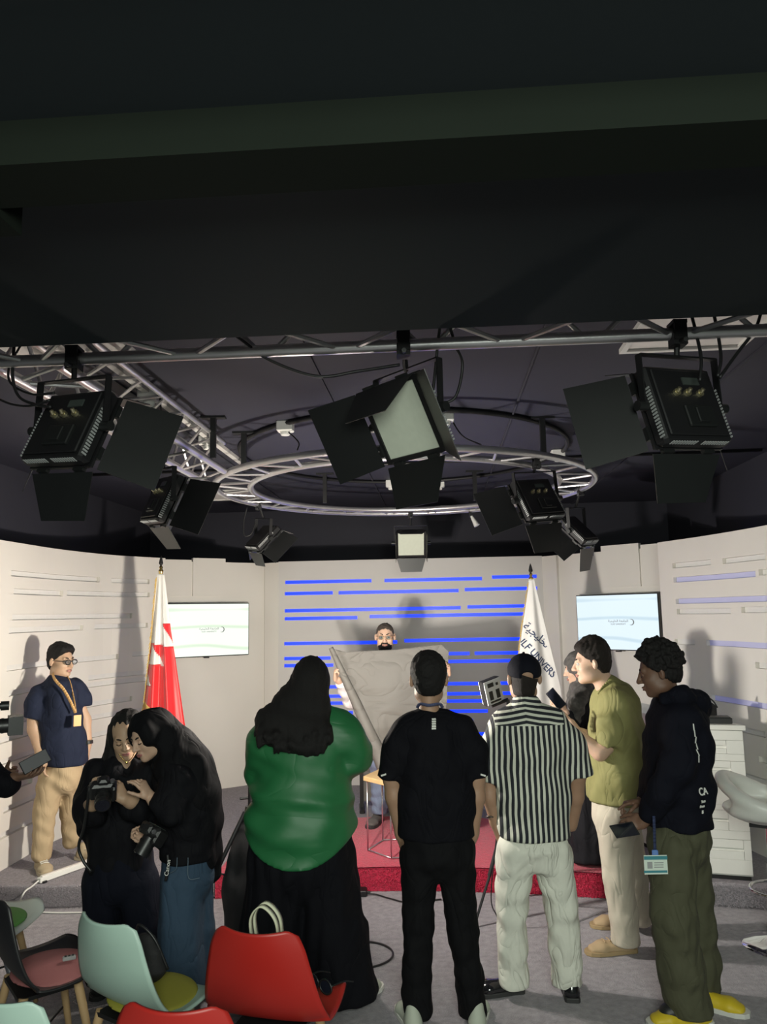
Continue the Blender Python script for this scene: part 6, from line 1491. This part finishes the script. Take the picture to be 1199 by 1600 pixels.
X.garment('sleeve', c_cuff, [([P(578, 1050), P(548, 1095, -.06), P(533, 1069, -.25)], [.075, .066, .050], None, .03)], h=.012, fold=(124, 5, .006)); X.garment('sleeve', c_cuff, [([P(630, 1050), P(665, 1095, -.06), P(694, 1060, -.25)], [.075, .066, .050], None, .03)], h=.012, fold=(125, 5, .006))
X.garment('jeans', cloth('light_denim', (.17, .22, .32), bump=.2, bscale=60), [([P(604, 1170), P(604, 1190)], [(.165, .13), (.165, .13)], (1, 0, 0), .04), ([P(594, 1192), P(594, 1235), P(594, 1272)], [.095, .078, .075], None, .02), ([P(620, 1192), P(622, 1235), P(623, 1272)], [.095, .078, .075], None, .02)], cuts=[((0, 0, .08), (0, 0, -1))], fold=(126, 6, .008, (.06, .14)), h=.012)
m_boot = mat('grey_boot', (.10, .09, .085), .7)
for q, dd in ((594, (-.35, -1)), (623, (.3, -1))): X.shoe(np.array((P(q, 1272)[0], .07, 0)), dd, m_boot, m_soled, .29, .05, .09)

# ------------------------------------------------------------------ person at the left edge, only the arm and phone in the picture
X = Person('person in black sleeve at the left edge holding out a phone', -70, 1560, Y=4.45); P = X.P
X.body(sk_d, (P(-62, 1055), -60, -20, 0, 1.0), [([P(-66, 1290), P(-68, 1180), P(-66, 1105)], [.10, .11, .06]), ([P(-66, 1108), P(-64, 1070)], [.056, .052]),
    ([P(-42, 1135, -.12), P(-30, 1215, -.16), P(5, 1228, -.18), P(22, 1216, -.18)], [.052, .046, .040, .033]), ([P(-75, 1135, .15), P(-55, 1225, .12), P(0, 1218, .02)], [.052, .046, .034])],
    hands=[dict(w=P(22, 1215, -.18), d=(1, -.05, .10), n=(0, .25, 1), thumb=1, curl=(22, 28, 34, 40), tout=25, sc=1.02), dict(w=P(4, 1215, .0), d=(.9, -.3, .25), n=(.1, -.9, .2), thumb=1, curl=(35, 40, 45, 50))])
X.face(False, m_hblack, None); X.hair_short(m_hblack, .01, .012, 0, 131)
X.garment('jacket', c_black, [([P(-66, 1102), P(-66, 1125), P(-66, 1180), P(-66, 1250), P(-66, 1330)], [(.08, .07), (.15, .17), (.16, .19), (.16, .19), (.165, .19)], (.5, -.85, 0), .05), ([P(-42, 1135, -.13), P(-28, 1212, -.17), P(12, 1226, -.18)], [.085, .082, .066], None, .04), ([P(-75, 1135, .15), P(-55, 1225, .12), P(-6, 1220, .02)], [.085, .08, .06], None, .04)], cuts=[(P(-66, 1335), (0, 0, -1))], fold=(132, 6, .009, (.08, .18)))
X.garment('trousers', c_blackp, [([P(-66, 1325), P(-66, 1355)], [(.15, .17), (.155, .17)], (.5, -.85, 0), .04), ([P(-80, 1360, .06), P(-82, 1450, .06), P(-84, 1550, .06)], [.10, .085, .085], None, .02), ([P(-52, 1360, -.06), P(-50, 1450, -.06), P(-48, 1550, -.06)], [.10, .085, .085], None, .02)], cuts=[((0, 0, .04), (0, 0, -1))], fold=(133, 6, .008, (.06, .15)))
for q, dy in ((-84, .06), (-48, -.06)): X.shoe(np.array((P(q, 1550)[0]-.08, dy, 0)), (1, -.2), m_blks, m_soled, .28)
m_phlit = mat('phone_screen_lit', (.1, .1, .1), .2, emit=(.75, .80, .82), estr=.03)
phone('smartphone with lit screen held out at the left picture edge', Vector(P(55, 1190, -.19))+Vector(X.o), Matrix.Rotation(R(60), 4, 'Y') @ Matrix.Rotation(R(-40), 4, 'X'), lit=m_phlit)
